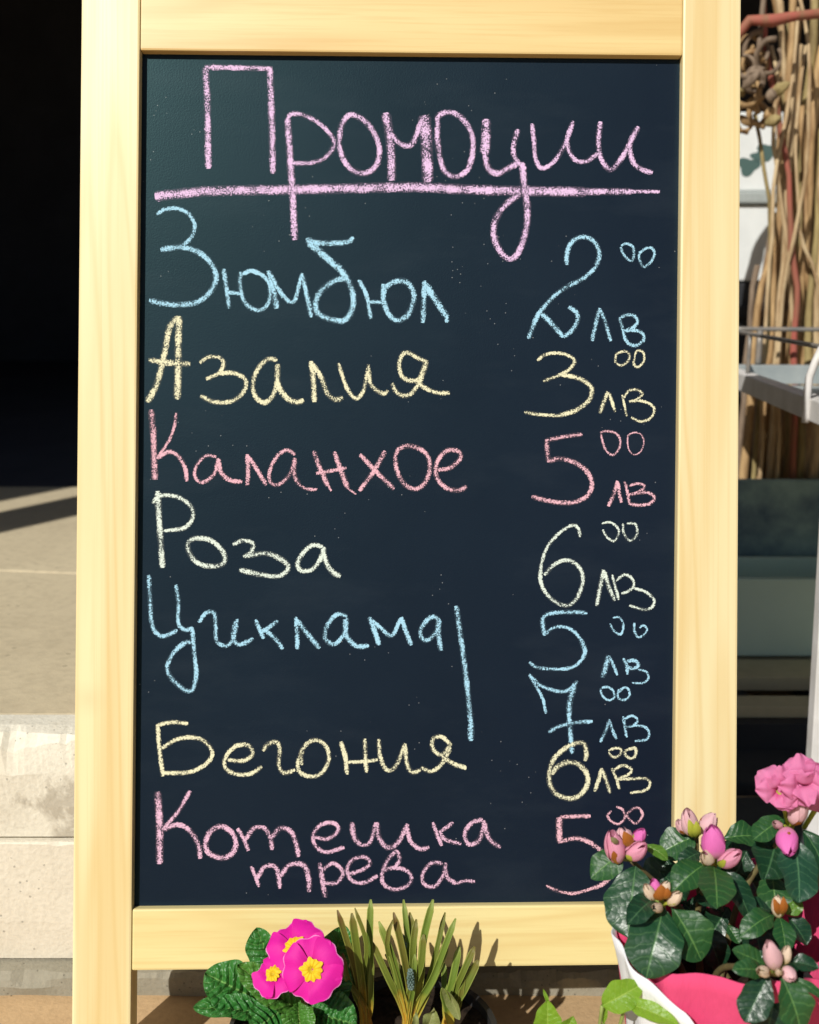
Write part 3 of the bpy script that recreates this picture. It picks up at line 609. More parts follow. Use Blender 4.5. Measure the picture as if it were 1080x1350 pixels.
def pot(root, c, r0, r1, h, mat=POT, soil_z=None):
    m = MB(); m.lathe(c, [(0.001, 0.002), (r0, 0.0), (r1*0.97, h*0.82), (r1, h*0.82), (r1*1.03, h), (r1*0.96, h), (r1*0.93, h*0.85), (r1*0.9, h*0.8)], 40); m.build('pot', mat, root, smooth=False)
    sz = soil_z if soil_z else h*0.9; m = MB(); vs = [Vector(c)+Vector((0, 0, sz+0.003))]; uv = [(0, 0)]
    for i in range(1, 9):
        for k in range(28):
            an = 2*math.pi*k/28; r = r1*0.94*i/8
            p = Vector(c)+Vector((r*math.cos(an), r*math.sin(an), sz)); p.z += 0.004*mnoise.noise(p*130) + 0.003*mnoise.noise(p*45); vs.append(p); uv.append((0, 0))
    fs = [(0, 1+k, 1+(k+1) % 28) for k in range(28)] + [(1+(i-1)*28+k, 1+i*28+k, 1+i*28+(k+1) % 28, 1+(i-1)*28+(k+1) % 28) for i in range(1, 8) for k in range(28)]
    m.add(vs, fs, uv); m.build('soil', SOIL, root)

# ------------------------------------------------------------------ primrose
pc = at(385, 1350, 0.652); pc.z = 0
prim = empty('potted_primrose', pc, 'magenta primrose with yellow eyes and crinkled leaves in a small pot', 'potted plant')
pot(prim, pc, 0.032, 0.043, 0.082)
PL = [((372, 1300, .668), (337, 1224, .682), 46, 0, (-.2, -1, .35)), ((352, 1325, .650), (270, 1283, .655), 62, 0, (-.1, -.7, .7)), ((365, 1340, .640), (255, 1328, .640), 34, 0, (0, -.5, 1)),
      ((402, 1340, .640), (313, 1272, .648), 40, 1, (.35, -.8, .5)), ((425, 1300, .672), (455, 1220, .688), 46, 0, (.1, -1, .3)), ((418, 1345, .645), (458, 1272, .655), 34, 0, (.5, -1, .2)),
      ((405, 1335, .640), (470, 1350, .630), 60, 0, (0, -.6, .9)), ((392, 1322, .640), (398, 1372, .612), 46, 1, (0, -.9, .6)), ((385, 1322, .645), (330, 1362, .622), 56, 0, (-.1, -.7, .8)),
      ((400, 1325, .668), (452, 1262, .690), 50, 0, (.2, -1, .3)), ((392, 1330, .66), (300, 1300, .69), 60, 0, (-.2, -.6, .9))]
for i, (b, t, wpx, mi, fc) in enumerate(PL):
    B = at(*b); T = at(*t); leaf('leaf', B, T, wpx*pxm(T), PR_LEAF[mi], prim, fc, curl=0.10, fold=0.30, prof=prof_obov, relief=0.0021, nv=9, kv=1.5, ns=56, ntt=18, wave=0.08, seed=i*1.3)
def primrose_flower(cpx, rpx, nrm, rot, tilt=0.12, stem_to=None, petals=5):
    c = at(*cpx); r = rpx*pxm(c); nrm = Vector(nrm).normalized(); a = nrm.cross(Vector((0, 0, 1))).normalized(); b = nrm.cross(a)*-1
    fl = empty('flower', c - wloc(prim)); fl.parent = prim
    for k in range(petals):
        an = rot + 2*math.pi*k/petals; d = a*math.cos(an) + b*math.sin(an); sd2 = nrm.cross(d); m = MB(); vs = []; uvs = []; ns, nq = 12, 12
        off = 0.0010*((k*2) % 5) - 0.001
        for i in range(ns+1):
            s = i/ns
            for j in range(nq+1):
                t = -1+2*j/nq
                hw = r*(0.10 + 0.66*math.sin(math.pi*0.5*min(1, s*1.25))**1.1)*(1 - 0.30*max(0, (s-0.72)/0.28)**2)
                rad = r*s*(1 - 0.20*abs(t)**2.4*s) - r*0.10*s**6*math.exp(-(t*3.2)**2)
                z = off*min(1, s*2) + r*(0.05*math.sin(math.pi*s) - tilt*s*s + 0.05*s*math.sin(2.6*t + k*2.1) + 0.035*s*math.sin(6*t+k) + 0.07*s*t*(1 if k % 2 else -1) - 0.03*math.exp(-(t*6)**2)*s)
                vs.append(c + d*rad + sd2*(hw*t*0.98) + nrm*z); uvs.append(((t+1)/2, s))
        q = nq+1; fs = [(i*q+j, i*q+j+1, (i+1)*q+j+1, (i+1)*q+j) for i in range(ns) for j in range(nq)]
        m.add(vs, fs, uvs); pe = m.build('petal', MAGENTA, fl, smooth=True)
    # yellow star-shaped eye with a small throat
    m = MB(); vs = [c + nrm*(-0.0010)]; uv = [(0, 0)]; N = 60
    for ring, (rr, zz) in enumerate(((0.10, 0.0035), (0.22, 0.0042), (0.34, 0.0030))):
        for k in range(N):
            an = rot + 2*math.pi*k/N; lob = 1 + (0.10*math.cos(10*(an-rot)) + 0.09*math.cos(5*(an-rot)) + 0.16*mnoise.noise(Vector((math.cos(an)*2.2+rpx, math.sin(an)*2.2, 1))))*(ring == 2)
            vs.append(c + (a*math.cos(an)+b*math.sin(an))*(r*rr*lob) + nrm*(zz + 0.0004*math.sin(5*k))); uv.append((0, (ring+1)/3))
    fs = [(0, 1+k, 1+(k+1) % N) for k in range(N)] + [(1+g*N+k, 1+(g+1)*N+k, 1+(g+1)*N+(k+1) % N, 1+g*N+(k+1) % N) for g in range(2) for k in range(N)]
    m.add(vs, fs, uv); m.build('eye', YELLOW, fl, smooth=True)
    root_ = at(400, 1345, 0.655); m = MB(); m.tube(crom([root_, (root_+c)/2 + Vector((0, 0.01, 0)), c - nrm*0.003], 0.006), [0.0018]*len(crom([root_, (root_+c)/2, c], 0.006)) if False else 0.0017, 7)
    m.build('flower_stalk', STEM_G, prim, smooth=True)
primrose_flower((412, 1278, .625), 42, (-0.10, -1, 0.55), 1.30)
primrose_flower((390, 1251, .645), 41, (-0.25, -0.7, 1.05), 0.75)
primrose_flower((362, 1286, .634), 30, (-0.35, -0.65, 1.0), 2.6)

# ------------------------------------------------------------------ sprouting bulbs (grape hyacinth)
hc = at(540, 1350, 0.662); hc.z = 0
hy = empty('potted_grape_hyacinth', hc, 'pot of sprouting bulbs with upright olive strap leaves and a blue bud', 'potted plant')
pot(hy, hc, 0.040, 0.062, 0.070)
BASES = {0: (484, 1362, .655), 1: (540, 1366, .650), 2: (592, 1362, .655)}
HL = [(0, (463, 1248), (445, 1200), 11, 2), (0, (474, 1250), (464, 1204), 14, 0), (0, (481, 1245), (468, 1197), 8, 0), (0, (487, 1240), (489, 1186), 12, 1), (0, (461, 1292), (452, 1257), 11, 2),
      (0, (470, 1308), (464, 1270), 10, 0), (0, (477, 1310), (473, 1271), 9, 1), (0, (483, 1285), (487, 1243), 9, 1), (0, (488, 1300), (491, 1262), 10, 0),
      (1, (512, 1292), (491, 1242), 12, 0), (1, (516, 1262), (500, 1215), 13, 1), (1, (508, 1244), (518, 1213), 9, 0), (1, (530, 1252), (519, 1203), 12, 2), (1, (537, 1232), (532, 1186), 10, 1),
      (1, (541, 1252), (540, 1203), 13, 0), (1, (548, 1252), (549, 1212), 12, 0), (1, (553, 1272), (559, 1232), 13, 0), (1, (561, 1242), (571, 1186), 13, 1), (1, (572, 1257), (587, 1203), 9, 0),
      (1, (582, 1252), (601, 1211), 11, 1), (1, (570, 1292), (590, 1243), 14, 1), (1, (546, 1300), (547, 1258), 9, 1), (1, (524, 1300), (522, 1262), 10, 0), (1, (530, 1285), (508, 1258), 11, 2),
      (2, (595, 1297), (606, 1248), 13, 1), (2, (612, 1282), (626, 1248), 11, 0), (2, (611, 1308), (631, 1266), 15, 0), (2, (588, 1312), (586, 1270), 10, 1), (2, (603, 1318), (612, 1280), 9, 2)]
for i, (g, md, tp, wpx, mi) in enumerate(HL):
    b = BASES[g]; jb = rnd.uniform(-9, 9); dy = rnd.uniform(-0.008, 0.012)
    B = at(b[0]+jb, b[1], b[2]); Mq = at(md[0], md[1], b[2]+dy*0.6); T = at(tp[0], tp[1], b[2]+dy+0.006)
    strap('leaf', [B, B*0.45+Mq*0.55 + Vector((rnd.uniform(-.003, .003), 0.001, 0)), Mq + Vector((rnd.uniform(-.002, .002), 0, 0)), T], wpx*pxm(T)*0.76, HY[mi], hy, tipk=0.10, face=-FW + Vector((rnd.uniform(-.5, .5), 0, 0)))
strap('leaf', [at(596, 1358, .648), at(590, 1325, .646), at(583, 1303, .643)], 12*pxm(at(590, 1325, .646)), HY[1], hy)
leaf('withered_leaf', at(606, 1345, .640), at(583, 1302, .642), 16*pxm(at(595, 1325, .64)), WITHER, hy, (-.3, -1, .3), curl=-0.12, fold=0.8, seed=2)
leaf('withered_leaf', at(560, 1362, .632), at(572, 1328, .636), 26*pxm(at(565, 1345, .63)), WITHER, hy, (.3, -1, .5), curl=0.2, fold=0.9, wave=0.3, seed=5)
leaf('withered_leaf', at(553, 1362, .634), at(548, 1336, .634), 14*pxm(at(565, 1345, .63)), WITHER, hy, (-.3, -1, .5), curl=0.2, fold=0.9, wave=0.3, seed=1)
BLUEBUD = plain('blue_bud', (0.07, 0.12, 0.10), (0.15, 0.22, 0.20), 160, 0.55)
for (cx, cy, Y, h, wd) in ((542, 1305, .640, 26, 6.5), (533, 1250, .654, 14, 6)):
    b = at(cx, cy, Y); q = pxm(b); t = at(cx-1, cy-h, Y+0.003); m = MB(); m.tube([b, b*0.5+t*0.5, t], [wd*.32*q, wd*.36*q, wd*.12*q], 8); sp = m.build('flower_spike', BLUEBUD, hy, smooth=True)
    for r_ in range(8):
        for k in range(6):
            s = (r_+0.5)/8; an = 2*math.pi*(k/6 + 0.5*(r_ % 2)/6); rr = wd*0.46*q*math.sin(math.pi*(0.18+0.72*s)); c_ = b*(1-s)+t*s + Vector((math.cos(an)*rr, math.sin(an)*rr, 0))
            egg('floret', c_-Vector((0, 0, 1.3*q)), (math.cos(an)*.4, math.sin(an)*.4, 1), 4.4*q, 3.6*q, BLUEBUD, sp, 3, .1, n=7, ns=5)

# ------------------------------------------------------------------ azalea
AX = 0.206; AY = 0.602
az = empty('potted_azalea', (AX, AY, 0), 'pink azalea with glossy dark leaves and buds in pink and white wrap', 'potted plant')
ac = Vector((AX, AY, 0)); pot(az, ac, 0.040, 0.056, 0.150)
def wrap(name, rim, r0, r1, mat, th0=0, n=144, nz=16, ruff=0.0025, z0=0.002, roll=0.0, h0=0.19):
    m = MB(); vs = []; uvs = []
    for i in range(nz+1):
        s = i/nz
        for k in range(n):
            an = 2*math.pi*k/n; zt = rim(an); z = z0 + (zt-z0)*s; q = z/h0
            r = r0 + (r1-r0)*q + ruff*q*(math.sin(an*7+th0) + 0.6*math.sin(an*13+2*th0) + 0.4*math.sin(an*19+s*3)) + roll*max(0, s-0.8)**1.5*10
            vs.append(ac + Vector((r*math.cos(an), r*math.sin(an), z))); uvs.append((k/n, z))
    fs = [(i*n+k, i*n+(k+1) % n, (i+1)*n+(k+1) % n, (i+1)*n+k) for i in range(nz) for k in range(n)]
    m.add(vs, fs, uvs); o = m.build(name, mat, az, smooth=True)
    so_ = o.modifiers.new('thickness', 'SOLIDIFY'); so_.thickness = 0.0008; so_.offset = -1; return o
def interp(tab, an):
    d = math.degrees(an) % 360
    for (a0, v0), (a1, v1) in zip(tab, tab[1:]):
        if a0 <= d <= a1: t = (d-a0)/(a1-a0); t = t*t*(3-2*t); return v0+(v1-v0)*t
    return tab[-1][1]
PINKR = [(0, .214), (40, .210), (90, .190), (140, .180), (185, .190), (225, .196), (250, .203), (275, .206), (300, .198), (330, .206), (360, .214)]
WHITER = [(0, .150), (60, .16), (120, .17), (170, .188), (192, .193), (213, .186), (232, .174), (250, .158), (275, .130), (290, .118), (315, .135), (340, .165), (360, .150)]
wrap('pink_wrap', lambda an: interp(PINKR, an), 0.047, 0.071, FELT, 0.4)
wrap('white_wrap', lambda an: interp(WHITER, an), 0.050, 0.0745, PAPER, 1.9, ruff=0.002, roll=0.004)
AL = [((838, 1142, .600), (828, 1236, .572), 84, 0, (-.35, -1, .45)), ((824, 1122, .606), (779, 1158, .600), 44, 1, (-.5, -.7, .6)), ((850, 1114, .606), (881, 1134, .596), 24, 3, (.3, -.8, .8)),
      ((874, 1196, .572), (852, 1290, .548), 82, 0, (-.2, -1, .5)), ((886, 1196, .572), (925, 1266, .560), 70, 0, (.25, -1, .5)), ((864, 1186, .575), (826, 1220, .556), 38, 2, (-.3, -.7, .8)),
      ((941, 1142, .585), (946, 1198, .553), 56, 1, (0, -.9, .8)), ((954, 1144, .592), (990, 1212, .572), 48, 2, (.35, -1, .45)), ((932, 1138, .592), (886, 1178, .580), 48, 1, (-.3, -.7, .8)),
      ((918, 1102, .63), (872, 1124, .628), 56, 1, (-.2, -.7, .9)), ((926, 1124, .602), (893, 1142, .592), 26, 2, (-.2, -.6, .9)), ((952, 1106, .63), (1004, 1104, .632), 44, 1, (.1, -.6, 1)),
      ((1034, 1078, .604), (992, 1108, .594), 36, 1, (-.3, -.6, .8)), ((1024, 1104, .612), (1008, 1160, .590), 64, 2, (-.1, -1, .5)), ((1047, 1104, .594), (1054, 1190, .568), 74, 0, (.15, -1, .5)),
      ((1058, 1094, .604), (1092, 1172, .590), 56, 0, (.4, -1, .4)), ((1018, 1150, .618), (1022, 1206, .600), 56, 1, (0, -1, .5)), ((1022, 1206, .575), (974, 1236, .562), 38, 1, (-.2, -.6, .9)),
      ((1028, 1208, .573), (1036, 1254, .556), 38, 1, (.1, -1, .5)), ((1036, 1206, .578), (1058, 1190, .580), 22, 3, (.2, -.7, .8)), ((1038, 1208, .585), (1064, 1246, .575), 40, 2, (.4, -.9, .5)),
      ((1016, 1202, .59), (980, 1192, .588), 28, 2, (-.2, -.5, .9)), ((1010, 1272, 0.526), (966, 1252, 0.526), 34, 1, (-.2, -.7, .8)), ((1008, 1281, 0.520), (966, 1278, 0.514), 30, 1, (-.1, -.7, .9)),
      ((1013, 1286, 0.520), (982, 1348, 0.509), 48, 2, (-.4, -1, .4)), ((1030, 1286, 0.516), (1056, 1362, 0.504), 58, 0, (.2, -1, .5)), ((1040, 1268, 0.530), (1080, 1277, 0.524), 28, 2, (.2, -.6, .9)),
      ((1022, 1300, 0.536), (1006, 1376, 0.524), 66, 2, (0, -1, .4)), ((1040, 1288, 0.520), (1090, 1324, 0.512), 16, 1, (.2, -.7, .8)),
      ((905, 1146, .640), (845, 1168, .640), 64, 2, (-.2, -.8, .7)), ((960, 1196, .620), (935, 1236, .610), 62, 2, (-.1, -1, .5)), ((926, 1218, .605), (950, 1280, .592), 48, 2, (.1, -1, .4)),
      ((992, 1206, .60), (1004, 1264, .585), 52, 2, (.1, -1, .5)), ((975, 1140, .640), (1010, 1200, .632), 66, 2, (.1, -1, .5)), ((900, 1190, .632), (925, 1212, .625), 60, 2, (0, -1, .6)),
      ((968, 1100, .648), (940, 1180, .645), 70, 2, (0, -1, .5)), ((960, 1220, .600), (975, 1244, .59), 22, 1, (0, -.8, .7)), ((870, 1148, .63), (905, 1190, .622), 50, 2, (.2, -.9, .6)),
      ((1065, 1120, .64), (1030, 1180, .638), 60, 2, (-.1, -1, .5)), ((955, 1200, .604), (915, 1186, .60), 30, 2, (-.1, -.5, .9)),
      ((985, 1120, .635), (960, 1165, .630), 60, 2, (0, -1, .5)), ((1010, 1230, .60), (1040, 1290, .598), 55, 2, (.1, -1, .4))]
for i, (b, t, wpx, mi, fc) in enumerate(AL):
    B = at(*b); T = at(*t); mt = AZ_LIME if mi == 3 else AZ_LEAF[2 if mi == 2 and i % 3 else [(0, 3, 4), (1, 3, 1), (2, 4, 2)][mi][i % 3]]
    leaf('leaf', B, T, wpx*pxm(T)*rnd.uniform(.78, .92), mt, az, fc, curl=rnd.uniform(.04, .20), fold=rnd.uniform(.02, .40), relief=0.00022, nv=6, kv=1.2, ns=26, ntt=12, wave=rnd.uniform(.02, .09), seed=i*0.9, prof=prof_round if i % 3 else prof_obov, twist=rnd.uniform(-.25, .25))
HUB = {'A': (832, 1134, .606), 'B': (918, 1104, .628), 'C': (943, 1140, .592), 'D': (874, 1194, .574), 'E': (1040, 1092, .604), 'F': (1027, 1206, .577), 'G': (1022, 1284, .524)}
for k, h in HUB.items():
    p = at(*h); b = ac + Vector((rnd.uniform(-.02, .02), rnd.uniform(-.02, .02), 0.13)); md = (p+b)/2 + Vector((rnd.uniform(-.01, .01), 0.01, 0.012))
    c_ = crom([b, md, p], 0.006); m = MB(); m.tube(c_, [0.0026 - 0.0010*i/len(c_) for i in range(len(c_))], 7); m.build('branch', STEM, az, smooth=True)
BD = [('A', (815, 1136, .600), (806, 1094, .598), 27, BUD_PINK), ('A', (826, 1122, .606), (820, 1090, .610), 27, BUD_PALE), ('A', (829, 1130, .596), (851, 1112, .588), 25, BUD_PINK), ('A', (838, 1112, .606), (850, 1093, .606), 18, BUD_HOT),
      ('B', (912, 1100, .622), (905, 1066, .620), 24, BUD_PALE), ('B', (926, 1098, .624), (943, 1072, .624), 24, BUD_PALE), ('B', (904, 1098, .626), (893, 1080, .626), 15, BUD_PALE),
      ('C', (941, 1128, .590), (939, 1088, .586), 34, BUD_HOT), ('C', (950, 1140, .588), (976, 1122, .578), 24, BUD_PINK), ('C', (936, 1138, .588), (928, 1124, .580), 19, BUD_CREAM),
      ('D', (862, 1186, .574), (850, 1166, .572), 16, BUD_CREAM), ('D', (867, 1182, .576), (862, 1158, .578), 17, BUD_HOT), ('D', (872, 1178, .580), (882, 1162, .582), 15, BUD_CREAM), ('D', (882, 1192, .568), (898, 1176, .562), 16, BUD_CREAM), ('D', (870, 1198, .566), (862, 1196, .556), 14, BUD_CREAM),
      ('E', (1046, 1084, .598), (1060, 1054, .590), 27, BUD_PALE), ('E', (1038, 1094, .594), (1041, 1128, .576), 30, BUD_HOT), ('E', (1030, 1090, .598), (1020, 1084, .590), 12, BUD_PALE),
      ('F', (1027, 1208, .574), (1025, 1180, .572), 19, BUD_CREAM), ('G', (1021, 1276, 0.520), (1013, 1240, 0.516), 25, BUD_PALE), ('G', (1035, 1270, 0.524), (1039, 1246, 0.524), 14, BUD_CREAM),
      ('G', (1034, 1278, 0.518), (1048, 1292, 0.509), 20, BUD_PALE), ('G', (1012, 1282, 0.516), (1000, 1280, 0.508), 16, BUD_CREAM), ('G', (1026, 1284, 0.514), (1029, 1278, 0.506), 10, BUD_CREAM)]
for i, (h, b, t, wpx, mt) in enumerate(BD):
    B = at(*b); T = at(*t); q = pxm(T); L = (T-B).length; bd = bud('bud', B, T-B, L, wpx*q, mt, az, i*1.1)
    ax = (T-B).normalized()
    for k in range(3 if wpx > 13 else 2):                     # scales and sepals clasping the base of the bud
        an = k*2.1 + i; a = ax.cross(Vector((0.2, -1, 0.1))).normalized(); d = a*math.cos(an) + ax.cross(a)*math.sin(an)
        leaf('bud_scale', B + d*wpx*q*0.22, B + ax*L*rnd.uniform(.38, .6) + d*wpx*q*0.50, wpx*q*0.42, SCALE_BR if (i+k) % 3 else CALYX, bd, d, curl=0.06, fold=-0.3, ns=8, ntt=4)
    m = MB(); hb = at(*HUB[h]); m.tube([hb, (hb+B)/2 + Vector((0, 0, .001)), B + ax*0.002], [0.0013, 0.0011, 0.0014], 6); m.build('bud_stalk', CALYX if i % 2 else STEM_G, az, smooth=True)
for (b, t, wp, mt) in [((832, 1116, .592), (822, 1096, .590), 12, SCALE_BR), ((870, 1188, .566), (872, 1166, .562), 16, SCALE_BR), ((878, 1186, .564), (880, 1170, .562), 9, SCALE_BR), ((1027, 1206, .568), (1020, 1184, .566), 8, SCALE_BR), ((1031, 1206, .568), (1033, 1182, .566), 9, SCALE_BR), ((914, 1104, .616), (908, 1080, .614), 9, CALYX), ((918, 1104, .615), (918, 1082, .612), 9, CALYX), ((815, 1112, .592), (805, 1104, .594), 6, STEM)]:
    B = at(*b); T = at(*t); leaf('bud_scale', B, T, wp*pxm(T)*1.3, mt, az, (0, -1, .3), curl=.15, fold=-.3, ns=8, ntt=4)
# the open, ruffled flower
def ruffle(B, d, nrm, L, W, par, seed):
    d = Vector(d).normalized(); nrm = Vector(nrm); nrm = (nrm - d*nrm.dot(d)).normalized(); sdv = d.cross(nrm); m = MB(); vs = []; uvs = []; ns, nq = 18, 22
    for i in range(ns+1):
        s = i/ns
        for j in range(nq+1):
            t = -1+2*j/nq; hw = W*0.5*(0.18 + 0.82*math.sin(math.pi*0.5*min(1, s*1.3))**1.0)*(1-0.42*max(0, (s-.7)/.3)**2)
            rf = s*s*(0.085*math.sin(4.0*t+seed) + 0.045*math.sin(10*t+seed*2.3)*s + 0.05*math.sin(4*s*3+seed))
            z = L*(0.22*math.sin(math.pi*s*0.9) - 0.26*s*s*(0.5+0.5*math.sin(seed)) + rf) + 0.28*hw*abs(t)**1.6*math.cos(seed*1.7)
            rad = L*s*(1-0.30*t*t*s) + L*0.03*s*math.sin(6*t+seed)
            vs.append(Vector(B) + d*rad + sdv*hw*t + nrm*z); uvs.append(((t+1)/2, s))
    q = nq+1; m.add(vs, [(i*q+j, i*q+j+1, (i+1)*q+j+1, (i+1)*q+j) for i in range(ns) for j in range(nq)], uvs); return m.build('petal', AZ_PETAL, par, smooth=True)
def azalea_flower(cpx, r, base, dirs):
    c = at(*cpx); q = pxm(c); fl = empty('flower', c - wloc(az)); fl.parent = az
    for i, (dx, dz, dy, Lp, Wp) in enumerate(dirs):
        ruffle(c + Vector((dx*.15*q*r, .002, dz*.15*q*r)), (dx, dy, dz), (-dx*.4 - .1, -1, -dz*.3+.3), Lp*q, Wp*q, fl, i*1.37+.4)
    m = MB(); hb = at(*base); m.tube([hb, (hb+c)/2, c], [.0014, .0016, .003], 8); m.build('flower_stalk', CALYX, fl, smooth=True)
def floret_dirs(n, seed, r):
    g = random.Random(seed); out = []
    for i in range(n):
        an = 2*math.pi*(i*0.382 + g.uniform(-.05, .05)); d = 0.35 + 0.65*i/n
        out.append((math.cos(an)*d + g.uniform(-.2, .2), math.sin(an)*d + 0.25, -0.75 + 1.0*i/n + g.uniform(-.35, .35), r*g.uniform(.75, 1.1), r*g.uniform(1.0, 1.35)))
    return out
azalea_flower((1030, 1042, .592), 30, (1040, 1092, .604), floret_dirs(11, 3, 33))
azalea_flower((1058, 1034, .590), 30, (1044, 1092, .604), floret_dirs(12, 8, 38))
azalea_flower((1092, 1040, .598), 30, (1060, 1092, .606), floret_dirs(11, 5, 40))

# ------------------------------------------------------------------ young lime-green plant in front
yc = at(775, 1400, 0.585); yc.z = 0
yp = empty('potted_seedling', yc, 'young lime-green leafy plant low in front of the white wrap', 'potted plant')
pot(yp, yc, 0.028, 0.040, 0.060)
for (b, t, wpx, fc, cu) in [((794, 1326, .562), (848, 1297, .566), 40, (-.2, -.9, .6), .16), ((826, 1322, .560), (896, 1352, .545), 25, (.1, -.8, .8), .12), ((722, 1366, .575), (722, 1318, .580), 36, (-.1, -1, .5), .12),
                            ((742, 1366, .572), (756, 1340, .574), 26, (.2, -1, .5), .1), ((796, 1350, .565), (798, 1316, .566), 8, (0, -1, .3), .05), ((724, 1324, .580), (716, 1304, .584), 5, (0, -1, .3), .05), ((708, 1376, .58), (712, 1345, .582), 22, (-.3, -1, .5), .1)]:
    B = at(*b); T = at(*t); leaf('leaf', B, T, wpx*pxm(T), LIME, yp, fc, curl=cu, fold=.3, relief=.0004, ns=22, ntt=10, wave=.05, seed=wpx)
    r_ = yc + Vector((0, 0, .05)); m = MB(); c_ = crom([r_, (r_+B)/2 + Vector((0, 0, -.004)), B], .006); m.tube(c_, .0011, 6); m.build('stem', STEM_G, yp, smooth=True)

# ------------------------------------------------------------------ rack, sticks and boxes on the right
rack = empty('metal_rack', (0.6, 1.3, 0), 'grey and white metal display rack with wire rail beside the sticks', 'rack')
TZ = 0.450
nl = Vector((0.436, 1.08, TZ)); fl_ = Vector((0.480, 1.60, TZ)); fr = Vector((1.10, 1.55, TZ)); nr = Vector((1.05, 1.03, TZ))
def bar(a, b, w_, h, mat, name, bev=0.0015):
    a = Vector(a); b = Vector(b); d = (b-a).normalized(); s = d.cross(Vector((0, 0, 1))).normalized()*w_*0.5; u = Vector((0, 0, h)); m = MB()
    m.hexa([a-s, a+s, b+s, b-s], [a-s+u, a+s+u, b+s+u, b-s+u]); return m.build(name, mat, rack, bev)
bar(nl, fl_, 0.022, 0.024, WHITE_P, 'side_bar'); bar(nr, fr, 0.022, 0.024, WHITE_P, 'side_bar')
bar(fl_ + Vector((.012, 0, -.001)), fr - Vector((.012, 0, .001)), 0.02, 0.028, STEEL, 'end_bar'); bar(nl + Vector((.012, 0, -.001)), nr - Vector((.012, 0, .001)), 0.02, 0.024, WHITE_P, 'end_bar')
m = MB(); m.hexa([nl+Vector((.008, .006, -.006)), nr+Vector((-.008, .006, -.006)), fr+Vector((-.008, -.006, -.006)), fl_+Vector((.008, -.006, -.006))], [nl+Vector((.008, .006, -.003)), nr+Vector((-.008, .006, -.003)), fr+Vector((-.008, -.006, -.003)), fl_+Vector((.008, -.006, -.003))]); m.build('tray_bottom', STEEL, rack)
RZ = Vector((0, 0, 0.078))
def wire(pts, r, mat, name): m = MB(); m.tube(crom(pts, 0.02), r, 8); return m.build(name, mat, rack, smooth=True)
wire([nl+RZ+Vector((0, -.02, 0)), fl_+RZ], .0028, WIRE_D, 'guard_wire'); wire([fl_+RZ+Vector((0, .004, .002)), fr+RZ], .0034, WIRE_D, 'guard_wire'); wire([nl+RZ+Vector((.0, -.018, 0)), nr+RZ], .0028, WIRE_D, 'guard_wire')
P1 = nl*0.90 + fl_*0.10
wire([P1+RZ+Vector((-.002, 0, 0)), P1+RZ*0.6+Vector((-.013, 0, 0)), P1+Vector((-.0135, 0, .012)), P1+Vector((-.0135, 0, -.002))], .0042, WHITE_P, 'guard_post')
P2 = fl_ + Vector((.045, 0, 0)); wire([P2+RZ, P2+RZ*.5, P2+Vector((0, 0, .028))], .005, WIRE_D, 'guard_post')
P2 = nl*.25+fl_*.75; wire([P2+RZ, P2+RZ*.5, P2+Vector((0, 0, .024))], .003, WIRE_D, 'guard_post')
for a, b in ((nl+Vector((.004, .004, 0)), Vector((.432, 1.035, 0))), (nr, nr*Vector((1, 1, 0))), (fl_+Vector((.25, 0, 0)), fl_+Vector((.25, .03, -TZ))), (fr, Vector((fr.x, fr.y, 0)))):
    m = MB(); u = Vector((.008, 0, 0)); v = Vector((0, .008, 0)); b = Vector((b.x, b.y, 0.0)); m.hexa([b-u-v, b+u-v, b+u+v, b-u+v], [a-u-v, a+u-v, a+u+v, a-u+v]); m.build('leg', WHITE_P, rack, .001)

pal = empty('wooden_pallet', (0.7, 1.45, 0.015), 'low weathered wooden pallet under the grey-green box', 'pallet')
box('front_board', (0.36, 1.245, 0.012), (1.3, 1.262, 0.052), DCRATE, pal, .001)
for y0, y1, dz in ((1.268, 1.305, 0), (1.362, 1.432, .004), (1.45, 1.56, 0), (1.60, 1.70, .002), (1.74, 1.83, .001)): box('slat', (0.37, y0, .050), (1.3, y1, .066+dz), PALLET, pal, .0015)
for x in (.40, .80, 1.22): box('bearer', (x, 1.264, .014), (x+.06, 1.83, .0495), DCRATE, pal)
gb = empty('planter_box', (0.75, 1.52, .07), 'plain grey-green planter box standing on the pallet', 'box')
box('front_panel', (0.40, 1.442, .071), (1.2, 1.456, .186), GREYGREEN, gb, .002); box('back_panel', (0.40, 1.560, .071), (1.2, 1.574, .186), GREYGREEN, gb, .002)
box('side_panel', (0.40, 1.4565, .071), (.414, 1.5595, .185), GREYGREEN, gb, .001); box('side_panel', (1.186, 1.4565, .071), (1.2, 1.5595, .185), GREYGREEN, gb, .001); box('bottom', (0.4145, 1.457, .072), (1.185, 1.559, .08), GREYGREEN, gb)
tb = empty('stick_tub', (0.75, 1.72, .07), 'dark mottled blue-green rectangular tub holding the dried sticks', 'tub')
box('front_panel', (0.42, 1.600, .071), (1.15, 1.615, .300), TEAL, tb, .003); box('back_panel', (0.42, 1.815, .071), (1.15, 1.83, .300), TEAL, tb, .003)
box('side_panel', (0.42, 1.6155, .071), (.435, 1.8145, .299), TEAL, tb, .001); box('side_panel', (1.135, 1.6155, .071), (1.15, 1.8145, .299), TEAL, tb, .001); box('bottom', (.4355, 1.616, .072), (1.1345, 1.814, .085), TEAL, tb)
